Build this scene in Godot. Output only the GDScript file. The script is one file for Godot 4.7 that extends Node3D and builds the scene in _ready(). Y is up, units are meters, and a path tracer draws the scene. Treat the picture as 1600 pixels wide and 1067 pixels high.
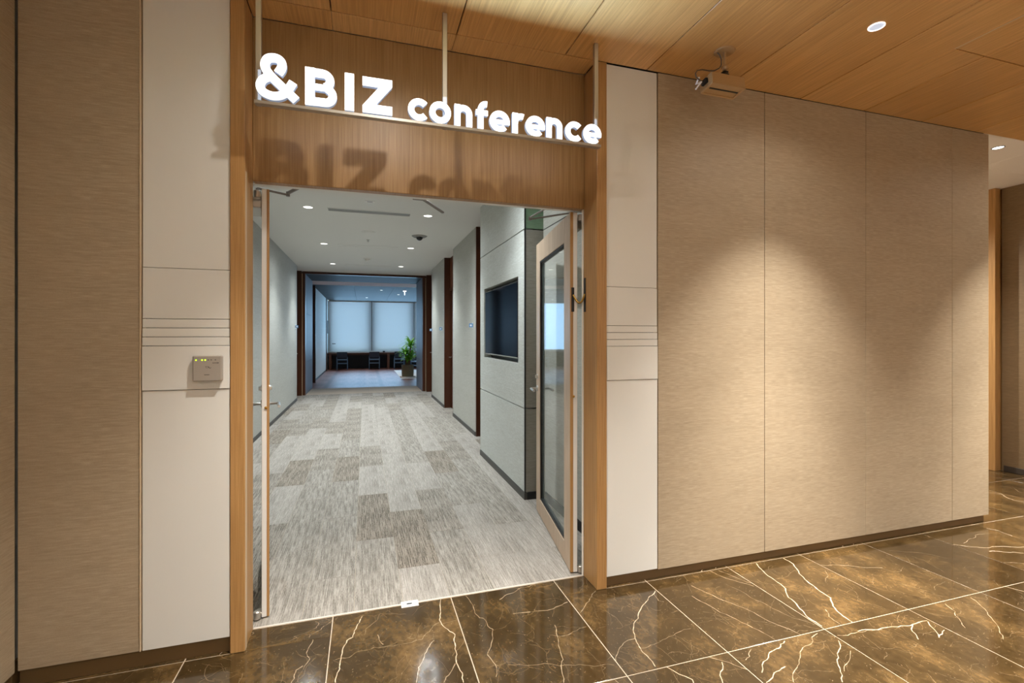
extends Node3D
# A lobby with a lit sign over double doors; a carpeted corridor behind leads to a lounge with blinds.
# x runs along the front wall, the corridor goes towards -z, the floor is y = 0.

const CEIL := 2.955
const GX := [-1.35, -0.75, -0.15, 0.45, 1.05, 1.56, 2.13, 2.70, 3.26, 3.82, 4.39, 4.95, 5.51, 6.07, 6.42]
const WARM := Color(1.0, 0.988, 0.965)
const COOL := Color(0.95, 0.985, 1.0)

var M := {}
var taken := {}


func _ready() -> void:
	_view_and_sky()
	_make_materials()
	_shell()
	_lobby_floor()
	_lobby_ceiling()
	_front_wall()
	_doorway()
	_sign()
	_lobby_fittings()
	_passage()
	_corridor()
	_corridor_ceiling_fittings()
	_portal()
	_lounge()


# ------------------------------------------------------------------ camera, sky, large lights, exposure
func _view_and_sky() -> void:
	var cam := Camera3D.new()
	cam.name = "camera"
	cam.position = Vector3(0, 1.42, 2.4165)
	cam.rotation_degrees = Vector3(0, -17.162, 0)
	cam.projection = Camera3D.PROJECTION_FRUSTUM
	cam.near = 0.05
	cam.far = 200.0
	cam.size = 2.0 * 0.05 * 533.5 / 748.0
	cam.frustum_offset = Vector2(0, -0.05 * 9.0 / 748.0)
	cam.current = true
	add_child(cam)
	var env := Environment.new()
	var sky := Sky.new()
	var sm := ProceduralSkyMaterial.new()
	sm.sky_top_color = Color(0.65, 0.72, 0.74)
	sm.sky_horizon_color = Color(0.83, 0.88, 0.87)
	sm.ground_horizon_color = Color(0.72, 0.80, 0.87)
	sm.ground_bottom_color = Color(0.58, 0.66, 0.73)
	sm.sky_energy_multiplier = 1.9
	sm.ground_energy_multiplier = 1.9
	sky.sky_material = sm
	env.background_mode = Environment.BG_SKY
	env.sky = sky
	env.tonemap_mode = Environment.TONE_MAPPER_LINEAR
	env.tonemap_exposure = 1.33
	env.sdfgi_enabled = true
	env.ssao_enabled = true
	env.ssil_enabled = true
	var we := WorldEnvironment.new()
	we.name = "environment"
	we.environment = env
	add_child(we)
	# daylight that comes in through the blinds of the lounge window
	var day := AreaLight3D.new()
	day.name = "window_daylight"
	day.area_size = Vector2(5.6, 2.1)
	day.position = Vector3(1.6, 1.85, -19.3)
	day.rotation_degrees = Vector3(0, 180, 0)
	day.light_color = Color(0.62, 0.83, 1.0)
	day.light_energy = 11.0
	day.shadow_enabled = true
	add_child(day)


# ------------------------------------------------------------------ helpers: naming
func numbered(called: String, parent: Node) -> String:
	var key := "%d/%s" % [parent.get_instance_id(), called]
	taken[key] = taken.get(key, -1) + 1
	return called if taken[key] == 0 else "%s_%03d" % [called, taken[key]]


func put(n: Node3D, called: String, parent: Node) -> Node3D:
	n.name = numbered(called, parent)
	parent.add_child(n, true)
	return n


func obj(called: String, st: SurfaceTool, m: Material, parent: Node = self) -> MeshInstance3D:
	var mi := MeshInstance3D.new()
	mi.mesh = st.commit()
	mi.material_override = m
	put(mi, called, parent)
	return mi


func tag(o: Node, label: String, category := "", group := "") -> Node:
	o.set_meta("label", label)
	if category:
		o.set_meta("category", category)
	if group:
		o.set_meta("group", group)
	return o


func thing(called: String, label: String, category: String, at := Vector3.ZERO, group := "") -> Node3D:
	var o := Node3D.new()
	put(o, called, self)
	o.position = at
	tag(o, label, category, group)
	return o


# a part whose shape is given in world coordinates
func wpart(root: Node3D, called: String, st: SurfaceTool, m: Material) -> MeshInstance3D:
	var o := obj(called, st, m, root)
	o.position = -root.position
	return o


func struct(called: String, st: SurfaceTool, m: Material, label := "") -> MeshInstance3D:
	var o := obj(called, st, m)
	o.set_meta("kind", "structure")
	if label:
		o.set_meta("label", label)
	return o


func sroot(called: String, label := "", at := Vector3.ZERO) -> Node3D:
	var o := Node3D.new()
	put(o, called, self)
	o.position = at
	o.set_meta("kind", "structure")
	if label:
		o.set_meta("label", label)
	return o


# ------------------------------------------------------------------ helpers: shapes
func S() -> SurfaceTool:
	var st := SurfaceTool.new()
	st.begin(Mesh.PRIMITIVE_TRIANGLES)
	return st


func tri(st: SurfaceTool, a: Vector3, b: Vector3, c: Vector3) -> void:
	var n := (b - a).cross(c - a).normalized()
	for v in [a, c, b]:
		st.set_normal(n)
		st.add_vertex(v)


func tri_n(st: SurfaceTool, a: Vector3, b: Vector3, c: Vector3, na: Vector3, nb: Vector3, nc: Vector3) -> void:
	st.set_normal(na)
	st.add_vertex(a)
	st.set_normal(nc)
	st.add_vertex(c)
	st.set_normal(nb)
	st.add_vertex(b)


func face(st: SurfaceTool, p: Array, out: Vector3) -> void:
	var n: Vector3 = (p[1] - p[0]).cross(p[2] - p[0])
	var turn := n.dot(out) < 0.0
	for i in range(1, p.size() - 1):
		if turn:
			tri(st, p[0], p[i + 1], p[i])
		else:
			tri(st, p[0], p[i], p[i + 1])


# box between two corners, its edges chamfered by b, moved by xf
func box(st: SurfaceTool, lo: Vector3, hi: Vector3, b := 0.0, xf := Transform3D()) -> void:
	var c := (lo + hi) / 2.0
	var h := (hi - lo) / 2.0
	h = h.abs()
	b = minf(b, minf(h.x, minf(h.y, h.z)) * 0.9)
	var at := func(s: Vector3, axis: int) -> Vector3:
		var v := Vector3.ZERO
		for k in 3:
			v[k] = c[k] + s[k] * (h[k] - (0.0 if k == axis else b))
		return xf * v
	var sg := [-1.0, 1.0]
	for a in 3:
		var u := (a + 1) % 3
		var w := (a + 2) % 3
		for s0 in sg:
			var pts := []
			for q in [[-1, -1], [1, -1], [1, 1], [-1, 1]]:
				var s := Vector3.ZERO
				s[a] = s0
				s[u] = q[0]
				s[w] = q[1]
				pts.append(at.call(s, a))
			var o := Vector3.ZERO
			o[a] = s0
			face(st, pts, xf.basis * o)
		if b > 0.0:
			for s1 in sg:
				for s2 in sg:
					var s := Vector3.ZERO
					s[u] = s1
					s[w] = s2
					var m := s
					s[a] = -1
					m[a] = 1
					var o := Vector3.ZERO
					o[u] = s1
					o[w] = s2
					face(st, [at.call(s, u), at.call(m, u), at.call(m, w), at.call(s, w)], xf.basis * o)
	if b > 0.0:
		for x in sg:
			for y in sg:
				for z in sg:
					var s := Vector3(x, y, z)
					face(st, [at.call(s, 0), at.call(s, 1), at.call(s, 2)], xf.basis * s)


func bx(lo: Vector3, hi: Vector3, b := 0.0, xf := Transform3D()) -> SurfaceTool:
	var st := S()
	box(st, lo, hi, b, xf)
	return st


# swept round tube along points
func tube(st: SurfaceTool, p: Array, r: float, seg := 10, r_end := -1.0) -> void:
	if r_end < 0.0:
		r_end = r
	var rings := []
	var ns := []
	var t0: Vector3 = (p[1] - p[0]).normalized()
	var u := t0.cross(Vector3.UP if absf(t0.y) < 0.9 else Vector3.RIGHT).normalized()
	for i in p.size():
		var t: Vector3
		if i == 0:
			t = p[1] - p[0]
		elif i == p.size() - 1:
			t = p[i] - p[i - 1]
		else:
			t = (p[i + 1] - p[i]).normalized() + (p[i] - p[i - 1]).normalized()
		t = t.normalized()
		u = (u - t * u.dot(t)).normalized()
		var w := t.cross(u)
		var rr: float = lerpf(r, r_end, float(i) / (p.size() - 1))
		var ring := []
		var nn := []
		for k in seg:
			var a := TAU * k / seg
			var n := u * cos(a) + w * sin(a)
			nn.append(n)
			ring.append(p[i] + n * rr)
		rings.append(ring)
		ns.append(nn)
	for i in p.size() - 1:
		for k in seg:
			var k2 := (k + 1) % seg
			tri_n(st, rings[i][k], rings[i][k2], rings[i + 1][k2], ns[i][k], ns[i][k2], ns[i + 1][k2])
			tri_n(st, rings[i][k], rings[i + 1][k2], rings[i + 1][k], ns[i][k], ns[i + 1][k2], ns[i + 1][k])
	face(st, rings[0], p[0] - p[1])
	face(st, rings[-1], p[-1] - p[-2])


# profile of (radius, height) turned round the y axis of xf; flat shaded along the profile, smooth round
func lathe(st: SurfaceTool, prof: Array, seg := 24, xf := Transform3D()) -> void:
	for i in prof.size() - 1:
		var a: Vector2 = prof[i]
		var b: Vector2 = prof[i + 1]
		var d := (b - a).normalized()
		var nr := Vector2(d.y, -d.x)
		for k in seg:
			var a0 := TAU * k / seg
			var a1 := TAU * (k + 1) / seg
			var c0 := Vector3(cos(a0), 0, -sin(a0))
			var c1 := Vector3(cos(a1), 0, -sin(a1))
			var n0 := (xf.basis * (c0 * nr.x + Vector3.UP * nr.y)).normalized()
			var n1 := (xf.basis * (c1 * nr.x + Vector3.UP * nr.y)).normalized()
			var p00 := xf * (c0 * a.x + Vector3.UP * a.y)
			var p01 := xf * (c1 * a.x + Vector3.UP * a.y)
			var p10 := xf * (c0 * b.x + Vector3.UP * b.y)
			var p11 := xf * (c1 * b.x + Vector3.UP * b.y)
			if b.x > 1e-6:
				tri_n(st, p00, p11, p10, n0, n1, n0) if false else tri_n(st, p00, p01, p11, n0, n1, n1)
				tri_n(st, p00, p11, p10, n0, n1, n0)
			else:
				tri_n(st, p00, p01, p10, n0, n1, n0)


# flat outline (x, y) drawn out from z0 to z1
func extrude(st: SurfaceTool, poly: PackedVector2Array, z0: float, z1: float, xf := Transform3D()) -> void:
	var idx := Geometry2D.triangulate_polygon(poly)
	var fz := xf.basis * Vector3(0, 0, 1)
	for i in range(0, idx.size(), 3):
		var t := [poly[idx[i]], poly[idx[i + 1]], poly[idx[i + 2]]]
		face(st, t.map(func(v): return xf * Vector3(v.x, v.y, z1)), fz)
		face(st, t.map(func(v): return xf * Vector3(v.x, v.y, z0)), -fz)
	var cw := Geometry2D.is_polygon_clockwise(poly)
	for i in poly.size():
		var a := poly[i]
		var b := poly[(i + 1) % poly.size()]
		var d := b - a
		var o := Vector3(-d.y, d.x, 0) if cw else Vector3(d.y, -d.x, 0)
		face(st, [xf * Vector3(a.x, a.y, z0), xf * Vector3(b.x, b.y, z0), xf * Vector3(b.x, b.y, z1), xf * Vector3(a.x, a.y, z1)], xf.basis * o)


# a pen stroke of half width hw along points (x, y), drawn out from z0 to z1
func stroke(st: SurfaceTool, p: Array, hw: float, z0: float, z1: float, closed := false) -> void:
	var n := p.size()
	var l := []
	var r := []
	for i in n:
		var d0: Vector2 = (p[i] - p[(i - 1 + n) % n]).normalized() if closed or i > 0 else (p[1] - p[0]).normalized()
		var d1: Vector2 = (p[(i + 1) % n] - p[i]).normalized() if closed or i < n - 1 else d0
		var m := (d0 + d1).normalized()
		var k := hw / maxf(0.5, m.dot(d1))
		var o := Vector2(-m.y, m.x) * k
		l.append(p[i] + o)
		r.append(p[i] - o)
	var v := func(q: Vector2, z: float) -> Vector3: return Vector3(q.x, q.y, z)
	for i in (n if closed else n - 1):
		var j := (i + 1) % n
		face(st, [v.call(l[i], z1), v.call(r[i], z1), v.call(r[j], z1), v.call(l[j], z1)], Vector3(0, 0, 1))
		face(st, [v.call(l[i], z0), v.call(r[i], z0), v.call(r[j], z0), v.call(l[j], z0)], Vector3(0, 0, -1))
		var o: Vector2 = l[i] - r[i]
		face(st, [v.call(l[i], z0), v.call(l[j], z0), v.call(l[j], z1), v.call(l[i], z1)], Vector3(o.x, o.y, 0))
		face(st, [v.call(r[i], z0), v.call(r[j], z0), v.call(r[j], z1), v.call(r[i], z1)], -Vector3(o.x, o.y, 0))
	if not closed:
		for e in [[0, 1], [n - 1, n - 2]]:
			var o: Vector2 = p[e[0]] - p[e[1]]
			face(st, [v.call(l[e[0]], z0), v.call(r[e[0]], z0), v.call(r[e[0]], z1), v.call(l[e[0]], z1)], Vector3(o.x, o.y, 0))


func arc(c: Vector2, r: float, a0: float, a1: float, n := 20) -> Array:
	var out := []
	for i in n + 1:
		var a := deg_to_rad(lerpf(a0, a1, float(i) / n))
		out.append(c + Vector2(cos(a), sin(a)) * r)
	return out


func smooth(p: Array, n := 5) -> Array:
	var out := []
	for i in p.size() - 1:
		var a: Vector2 = p[maxi(i - 1, 0)]
		var d: Vector2 = p[mini(i + 2, p.size() - 1)]
		for k in n:
			out.append(p[i].cubic_interpolate(p[i + 1], a, d, float(k) / n))
	out.append(p[-1])
	return out


# ------------------------------------------------------------------ textures
func tex(w: int, h: int, bytes: PackedByteArray) -> ImageTexture:
	return ImageTexture.create_from_image(Image.create_from_data(w, h, false, Image.FORMAT_RGB8, bytes))


func noise(s: int, f := 0.01, oct := 1) -> FastNoiseLite:
	var n := FastNoiseLite.new()
	n.seed = s
	n.noise_type = FastNoiseLite.TYPE_SIMPLEX_SMOOTH if oct > 1 else FastNoiseLite.TYPE_VALUE
	n.frequency = f
	n.fractal_type = FastNoiseLite.FRACTAL_FBM if oct > 1 else FastNoiseLite.FRACTAL_NONE
	n.fractal_octaves = oct
	return n


# grey streaks along one direction: across-frequency fa, along-frequency fl, in cycles per pixel; seamless along
func streaks(w: int, h: int, s: int, upright: bool, layers: Array, tint := Color(1, 1, 1), grain := 0.02) -> ImageTexture:
	var n := noise(s, 1.0)
	var rng := RandomNumberGenerator.new()
	rng.seed = s
	var b := PackedByteArray()
	b.resize(w * h * 3)
	var length := h if upright else w
	var i := 0
	for y in h:
		for x in w:
			var a := float(x if upright else y)
			var l := float(y if upright else x)
			var f := clampf((l / length - 0.75) * 4.0, 0.0, 1.0)
			var v := 0.0
			for q in layers:
				var k := n.get_noise_2d(a * q[0] + q[3], l * q[1])
				if f > 0.0:
					k = lerpf(k, n.get_noise_2d(a * q[0] + q[3], (l - length) * q[1]), f)
				v += k * q[2]
			v += rng.randf_range(-grain, grain)
			var g := clampf(0.86 + v, 0.0, 1.0)
			b[i] = int(255.0 * pow(g, tint.r))
			b[i + 1] = int(255.0 * pow(g, tint.g))
			b[i + 2] = int(255.0 * pow(g, tint.b))
			i += 3
	return tex(w, h, b)


func marble(s: int, veins: Array, gold: float, many: int) -> ImageTexture:
	var w := 512
	var rng := RandomNumberGenerator.new()
	rng.seed = s * 77 + 5
	var nb := noise(s, 0.0035, 3)
	nb.domain_warp_enabled = true
	nb.domain_warp_amplitude = 60.0
	nb.domain_warp_frequency = 0.006
	var big := nb.get_image(w, w).get_data()
	var mid := noise(s + 40, 0.03, 4).get_image(w, w).get_data()
	var c := PackedFloat32Array()
	c.resize(w * w)
	# veins first, as coverage
	var cover := PackedFloat32Array()
	cover.resize(w * w)
	for v in veins:
		var p := []
		for k in range(1, v.size(), 2):
			p.append(Vector2(v[k], v[k + 1]) * w / 100.0)
		_vein(cover, w, p, [0.0, 0.75, 1.1, 1.7, 2.6][v[0]], [0.0, 0.62, 0.8, 0.95, 1.0][v[0]], rng)
	for k in many:
		var a := Vector2(rng.randf(), rng.randf()) * w
		var d := Vector2.from_angle(rng.randf() * TAU)
		var p := [a]
		for j in rng.randi_range(2, 6):
			d = d.rotated(rng.randf_range(-0.7, 0.7))
			p.append(p[-1] + d * rng.randf_range(14, 40))
		_vein(cover, w, p, rng.randf_range(0.5, 0.9), rng.randf_range(0.12, 0.4), rng)
	for k in many * 4:
		var a := Vector2(rng.randf(), rng.randf()) * w
		_vein(cover, w, [a, a + Vector2.from_angle(rng.randf() * TAU) * rng.randf_range(2, 7)], rng.randf_range(0.5, 1.0), rng.randf_range(0.2, 0.6), rng)
	var out := PackedByteArray()
	out.resize(w * w * 3)
	for i in w * w:
		var g := big[i] / 255.0
		var f := mid[i] / 255.0 - 0.5
		var k := smoothstep(0.0, 1.0, (g - 0.40) * 0.75 + gold * 0.75 + 0.12 + f * 0.16)
		var t := cover[i]
		var fine := rng.randf_range(-0.022, 0.022)
		var r := lerpf(0.225, 0.42, k) + f * 0.07 + fine
		var e := lerpf(0.168, 0.322, k) + f * 0.06 + fine
		var bl := lerpf(0.090, 0.188, k) + f * 0.045 + fine
		out[i * 3] = int(255.0 * clampf(lerpf(r, 0.93, t), 0.0, 1.0))
		out[i * 3 + 1] = int(255.0 * clampf(lerpf(e, 0.85, t), 0.0, 1.0))
		out[i * 3 + 2] = int(255.0 * clampf(lerpf(bl, 0.74, t), 0.0, 1.0))
	return tex(w, w, out)


func _vein(cover: PackedFloat32Array, w: int, p: Array, r: float, strength: float, rng: RandomNumberGenerator) -> void:
	# breaks each leg once or twice off the straight, then stamps soft dots
	for turn in 2:
		var q := [p[0]]
		for i in range(1, p.size()):
			var d: Vector2 = p[i] - p[i - 1]
			q.append((p[i] + p[i - 1]) / 2.0 + d.orthogonal() * rng.randf_range(-0.1, 0.1))
			q.append(p[i])
		p = q
	var reach := int(ceil(r + 1.0))
	for i in p.size() - 1:
		var n := maxi(1, int(p[i].distance_to(p[i + 1])))
		var rr := r * rng.randf_range(0.6, 1.15)
		var st := strength * rng.randf_range(0.7, 1.0)
		for k in n:
			var c: Vector2 = p[i].lerp(p[i + 1], float(k) / n)
			for y in range(int(c.y) - reach, int(c.y) + reach + 1):
				if y < 0 or y >= w:
					continue
				for x in range(int(c.x) - reach, int(c.x) + reach + 1):
					if x < 0 or x >= w:
						continue
					var a := clampf(rr + 0.5 - Vector2(x, y).distance_to(c), 0.0, 1.0) * st
					var at := y * w + x
					if a > cover[at]:
						cover[at] = a


# ------------------------------------------------------------------ materials
func mat(c: Color, rough := 0.6, metal := 0.0, t: Texture2D = null, scale := 1.0) -> StandardMaterial3D:
	var m := StandardMaterial3D.new()
	m.albedo_color = c
	m.roughness = rough
	m.metallic = metal
	if t:
		m.albedo_texture = t
		m.uv1_triplanar = true
		m.uv1_world_triplanar = true
		m.uv1_triplanar_sharpness = 8.0
		m.uv1_scale = Vector3.ONE * scale
	return m


func c8(r: int, g: int, b: int) -> Color:
	return Color8(r, g, b)


func glow(c: Color, e: float) -> StandardMaterial3D:
	var m := mat(c, 0.5)
	m.emission_enabled = true
	m.emission = c
	m.emission_energy_multiplier = e
	return m


func bump(m: StandardMaterial3D, t: Texture2D, cm: float) -> StandardMaterial3D:
	m.heightmap_enabled = true
	m.heightmap_texture = t
	m.heightmap_scale = cm
	return m


func _make_materials() -> void:
	var weave := streaks(768, 768, 11, false, [[0.8, 0.045, 0.055, 0.0], [0.35, 0.020, 0.018, 300.0], [0.02, 0.003, 0.010, 900.0]], Color(1, 1.1, 1.25), 0.03)
	var grain := streaks(640, 768, 23, true, [[0.42, 0.008, 0.055, 0.0], [0.13, 0.004, 0.03, 500.0], [0.014, 0.002, 0.012, 900.0]], Color(1, 1.25, 1.7), 0.02)
	M.weave = weave
	M.beige = bump(mat(c8(198, 179, 151), 0.55, 0, weave, 1.0 / 1.1), weave, 0.012)
	M.end_grey = bump(mat(c8(160, 158, 150), 0.6, 0, weave, 1.0 / 1.1), weave, 0.012)
	M.end_green = bump(mat(c8(132, 166, 138), 0.5, 0, weave, 1.0 / 1.1), weave, 0.012)
	M.pale_panel = bump(mat(c8(224, 230, 228), 0.65, 0, weave, 1.0 / 1.1), weave, 0.012)
	M.cheek = mat(c8(116, 120, 132), 0.5)
	M.cheek.metallic_specular = 0.3
	M.brown = bump(mat(c8(146, 122, 90), 0.6, 0, weave, 1.0 / 1.1), weave, 0.012)
	M.greige = bump(mat(c8(204, 206, 200), 0.7, 0, weave, 1.0 / 1.1), weave, 0.012)
	M.oak = mat(c8(206, 162, 106), 0.42, 0, grain, 1.0 / 0.8)
	M.oak_b = mat(c8(200, 156, 101), 0.42, 0, grain, 1.0 / 0.8)
	M.oak_b.uv1_offset = Vector3(0.37, 0.21, 0.55)
	M.oak_c = mat(c8(210, 166, 111), 0.42, 0, grain, 1.0 / 0.8)
	M.oak_c.uv1_offset = Vector3(0.71, 0.63, 0.19)
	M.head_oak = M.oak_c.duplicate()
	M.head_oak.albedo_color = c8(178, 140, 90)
	for k in ["oak", "oak_b", "oak_c"]:
		var q: StandardMaterial3D = M[k].duplicate()
		q.albedo_color = {"oak": c8(234, 184, 116), "oak_b": c8(227, 177, 110), "oak_c": c8(238, 189, 122)}[k]
		q.roughness = 0.3
		q.metallic_specular = 0.8
		M["ceiling_" + k] = q
	M.door_oak = mat(c8(216, 196, 178), 0.45, 0, grain, 1.0 / 0.8)
	M.dark_wood = mat(c8(82, 42, 18), 0.35, 0, grain, 1.0 / 0.6)
	M.red_wood = mat(c8(120, 74, 52), 0.35, 0, grain, 1.0 / 0.6)
	M.lacquer = mat(c8(222, 219, 211), 0.38)
	M.plaster = mat(c8(226, 226, 222), 0.85)
	M.board = mat(c8(234, 226, 218), 0.8)
	M.pink_board = mat(c8(246, 222, 214), 0.8)
	M.shade = mat(c8(60, 50, 40), 0.7)
	M.slot = mat(c8(140, 140, 136), 0.6)
	M.black = mat(c8(22, 22, 22), 0.5)
	M.base = mat(c8(66, 64, 60), 0.5)
	M.grout = mat(c8(176, 160, 138), 0.7)
	M.plinth = mat(c8(112, 88, 56), 0.3)
	M.strip = mat(c8(196, 186, 174), 0.5)
	M.steel = mat(c8(206, 204, 200), 0.3, 0.9)
	M.satin = mat(c8(190, 184, 174), 0.38, 0.85)
	M.arm = mat(c8(126, 118, 112), 0.45, 0.3)
	M.brass = mat(c8(180, 140, 70), 0.35, 0.9)
	M.white_metal = mat(c8(232, 228, 222), 0.35)
	M.bead = mat(c8(206, 182, 150), 0.4)
	M.seal = mat(c8(236, 230, 220), 0.6)
	M.reader = mat(c8(158, 148, 136), 0.45)
	M.print_grey = mat(c8(92, 84, 76), 0.6)
	M.cable = mat(c8(90, 78, 66), 0.5)
	M.white_plastic = mat(c8(238, 236, 240), 0.4)
	M.device = mat(c8(170, 134, 88), 0.5)
	M.letter = glow(Color(0.95, 0.96, 0.975), 0.85)
	M.letter_side = glow(Color(0.62, 0.68, 0.78), 0.3)
	M.led = glow(Color(0.75, 1.0, 0.1), 1.5)
	M.lens = glow(Color(0.80, 0.84, 0.92), 0.45)
	M.lens_rim = glow(Color(1.0, 1.0, 1.0), 1.3)
	M.lens_cool = glow(Color(1.0, 0.99, 0.95), 3.0)
	M.reflector = mat(c8(225, 226, 228), 0.22, 0.7)
	M.screen = mat(c8(10, 14, 20), 0.07)
	M.screen.metallic_specular = 0.7
	M.soil = mat(c8(86, 58, 36), 0.9)
	M.chair = mat(c8(34, 42, 54), 0.5)
	M.chair_metal = mat(c8(96, 118, 140), 0.35, 0.4)
	M.glass = mat(Color(0.86, 0.94, 0.9, 0.06), 0.03)
	M.glass.transparency = BaseMaterial3D.TRANSPARENCY_ALPHA
	M.glass.metallic_specular = 0.31
	var pile := []
	var pile_colors := [c8(175, 168, 159), c8(165, 158, 148), c8(156, 148, 137), c8(149, 139, 126)]
	var pile_power := [0.10, 0.15, 0.22, 0.28]
	for k in 4:
		var t := streaks(256, 512, 60 + k, true, [[0.30, 0.011, pile_power[k], 0.0], [0.50, 0.06, pile_power[k] * 0.7, 300.0], [0.012, 0.004, 0.05, 700.0]], Color(1, 1.03, 1.08), 0.10)
		var m := mat(pile_colors[k], 0.95, 0, t, 4.0)
		m.uv1_scale = Vector3(4.0, 4.0, 2.0)
		bump(m, t, 0.12)
		for j in 4:
			var mj: StandardMaterial3D = m.duplicate()
			mj.uv1_offset = Vector3(0.23 * j, 0, 0.31 * j)
			pile.append(mj)
	M.pile = pile
	M.mat_tile = mat(c8(206, 190, 172), 0.9, 0, weave, 1.0)
	var planks := streaks(512, 512, 91, true, [[0.03, 0.002, 0.16, 0.0], [0.3, 0.008, 0.08, 500.0]], Color(1, 1.2, 1.4), 0.02)
	M.lounge_floor = mat(c8(150, 100, 86), 0.42, 0, planks, 1.0 / 1.5)
	M.lounge_ceiling = mat(c8(54, 54, 54), 0.55, 0, grain, 1.0 / 1.2)
	M.lounge_ceiling.metallic_specular = 0.2
	M.pale = bump(mat(c8(232, 234, 232), 0.7, 0, weave, 1.0 / 1.1), weave, 0.012)
	M.blind = mat(c8(236, 240, 244), 0.7)
	M.blind.backlight_enabled = true
	M.blind.backlight = Color(0.92, 0.955, 0.98)
	M.pot = mat(c8(150, 136, 108), 0.8, 0, weave, 1.5)
	M.leaf = mat(c8(120, 190, 52), 0.4)
	M.leaf.backlight_enabled = true
	M.leaf.backlight = Color(0.4, 0.5, 0.15)
	M.bark = mat(c8(128, 92, 62), 0.8)
	M.rug = mat(c8(226, 216, 208), 0.9)
	M.frame_dark = mat(c8(20, 22, 26), 0.4)
	M.sign_blue = mat(c8(104, 146, 188), 0.3)


# ------------------------------------------------------------------ outer shell: closes the place
func _shell() -> void:
	struct("floor", bx(Vector3(-3.2, -0.3, -20.2), Vector3(8.2, -0.05, 7.2)), M.shade, "concrete base under the whole place")
	struct("ceiling", bx(Vector3(-3.2, 3.25, -20.2), Vector3(8.2, 3.5, 7.2)), M.shade, "structural slab above the ceilings")
	struct("wall_outer_left", bx(Vector3(-3.2, -0.05, -20.2), Vector3(-3.0, 3.25, 7.2)), M.plaster)
	struct("wall_outer_right", bx(Vector3(8.0, -0.05, -20.2), Vector3(8.2, 3.25, 7.2)), M.plaster)
	struct("wall_back", bx(Vector3(-1.5, -0.05, 6.2), Vector3(6.6, 3.25, 6.4)), M.lacquer, "pale wall at the back of the lobby")


# ------------------------------------------------------------------ lobby floor of marble tiles
func tile_mesh(x0: float, x1: float, z0: float, z1: float) -> ArrayMesh:
	var st := S()
	var b := 0.0012
	var g := 0.0021
	x0 += g
	x1 -= g
	z0 += g
	z1 -= g
	var top := [Vector3(x0 + b, 0, z0 + b), Vector3(x1 - b, 0, z0 + b), Vector3(x1 - b, 0, z1 - b), Vector3(x0 + b, 0, z1 - b)]
	var low := [Vector3(x0, -b, z0), Vector3(x1, -b, z0), Vector3(x1, -b, z1), Vector3(x0, -b, z1)]
	var foot := low.map(func(v): return v - Vector3(0, 0.012, 0))
	var quads := [[top[0], top[3], top[2], top[1], Vector3.UP]]
	var outs := [Vector3(0, 0, -1), Vector3(1, 0, 0), Vector3(0, 0, 1), Vector3(-1, 0, 0)]
	for i in 4:
		var j := (i + 1) % 4
		quads.append([top[i], top[j], low[j], low[i], (outs[i] + Vector3.UP).normalized()])
		quads.append([low[i], low[j], foot[j], foot[i], outs[i]])
	for q in quads:
		var n: Vector3 = (q[1] - q[0]).cross(q[2] - q[0])
		var order := [0, 1, 2, 0, 2, 3] if n.dot(q[4]) < 0.0 else [0, 2, 1, 0, 3, 2]
		for k in order:
			st.set_normal(q[4])
			st.set_uv(Vector2((q[k].x - x0) / (x1 - x0), (q[k].z - z0) / (z1 - z0)))
			st.add_vertex(q[k])
	return st.commit()


func marble_mat(s: int, veins: Array, gold: float, many: int) -> StandardMaterial3D:
	var m := StandardMaterial3D.new()
	m.albedo_texture = marble(s, veins, gold, many)
	m.roughness = 0.09
	m.metallic_specular = 0.6
	return m


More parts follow.
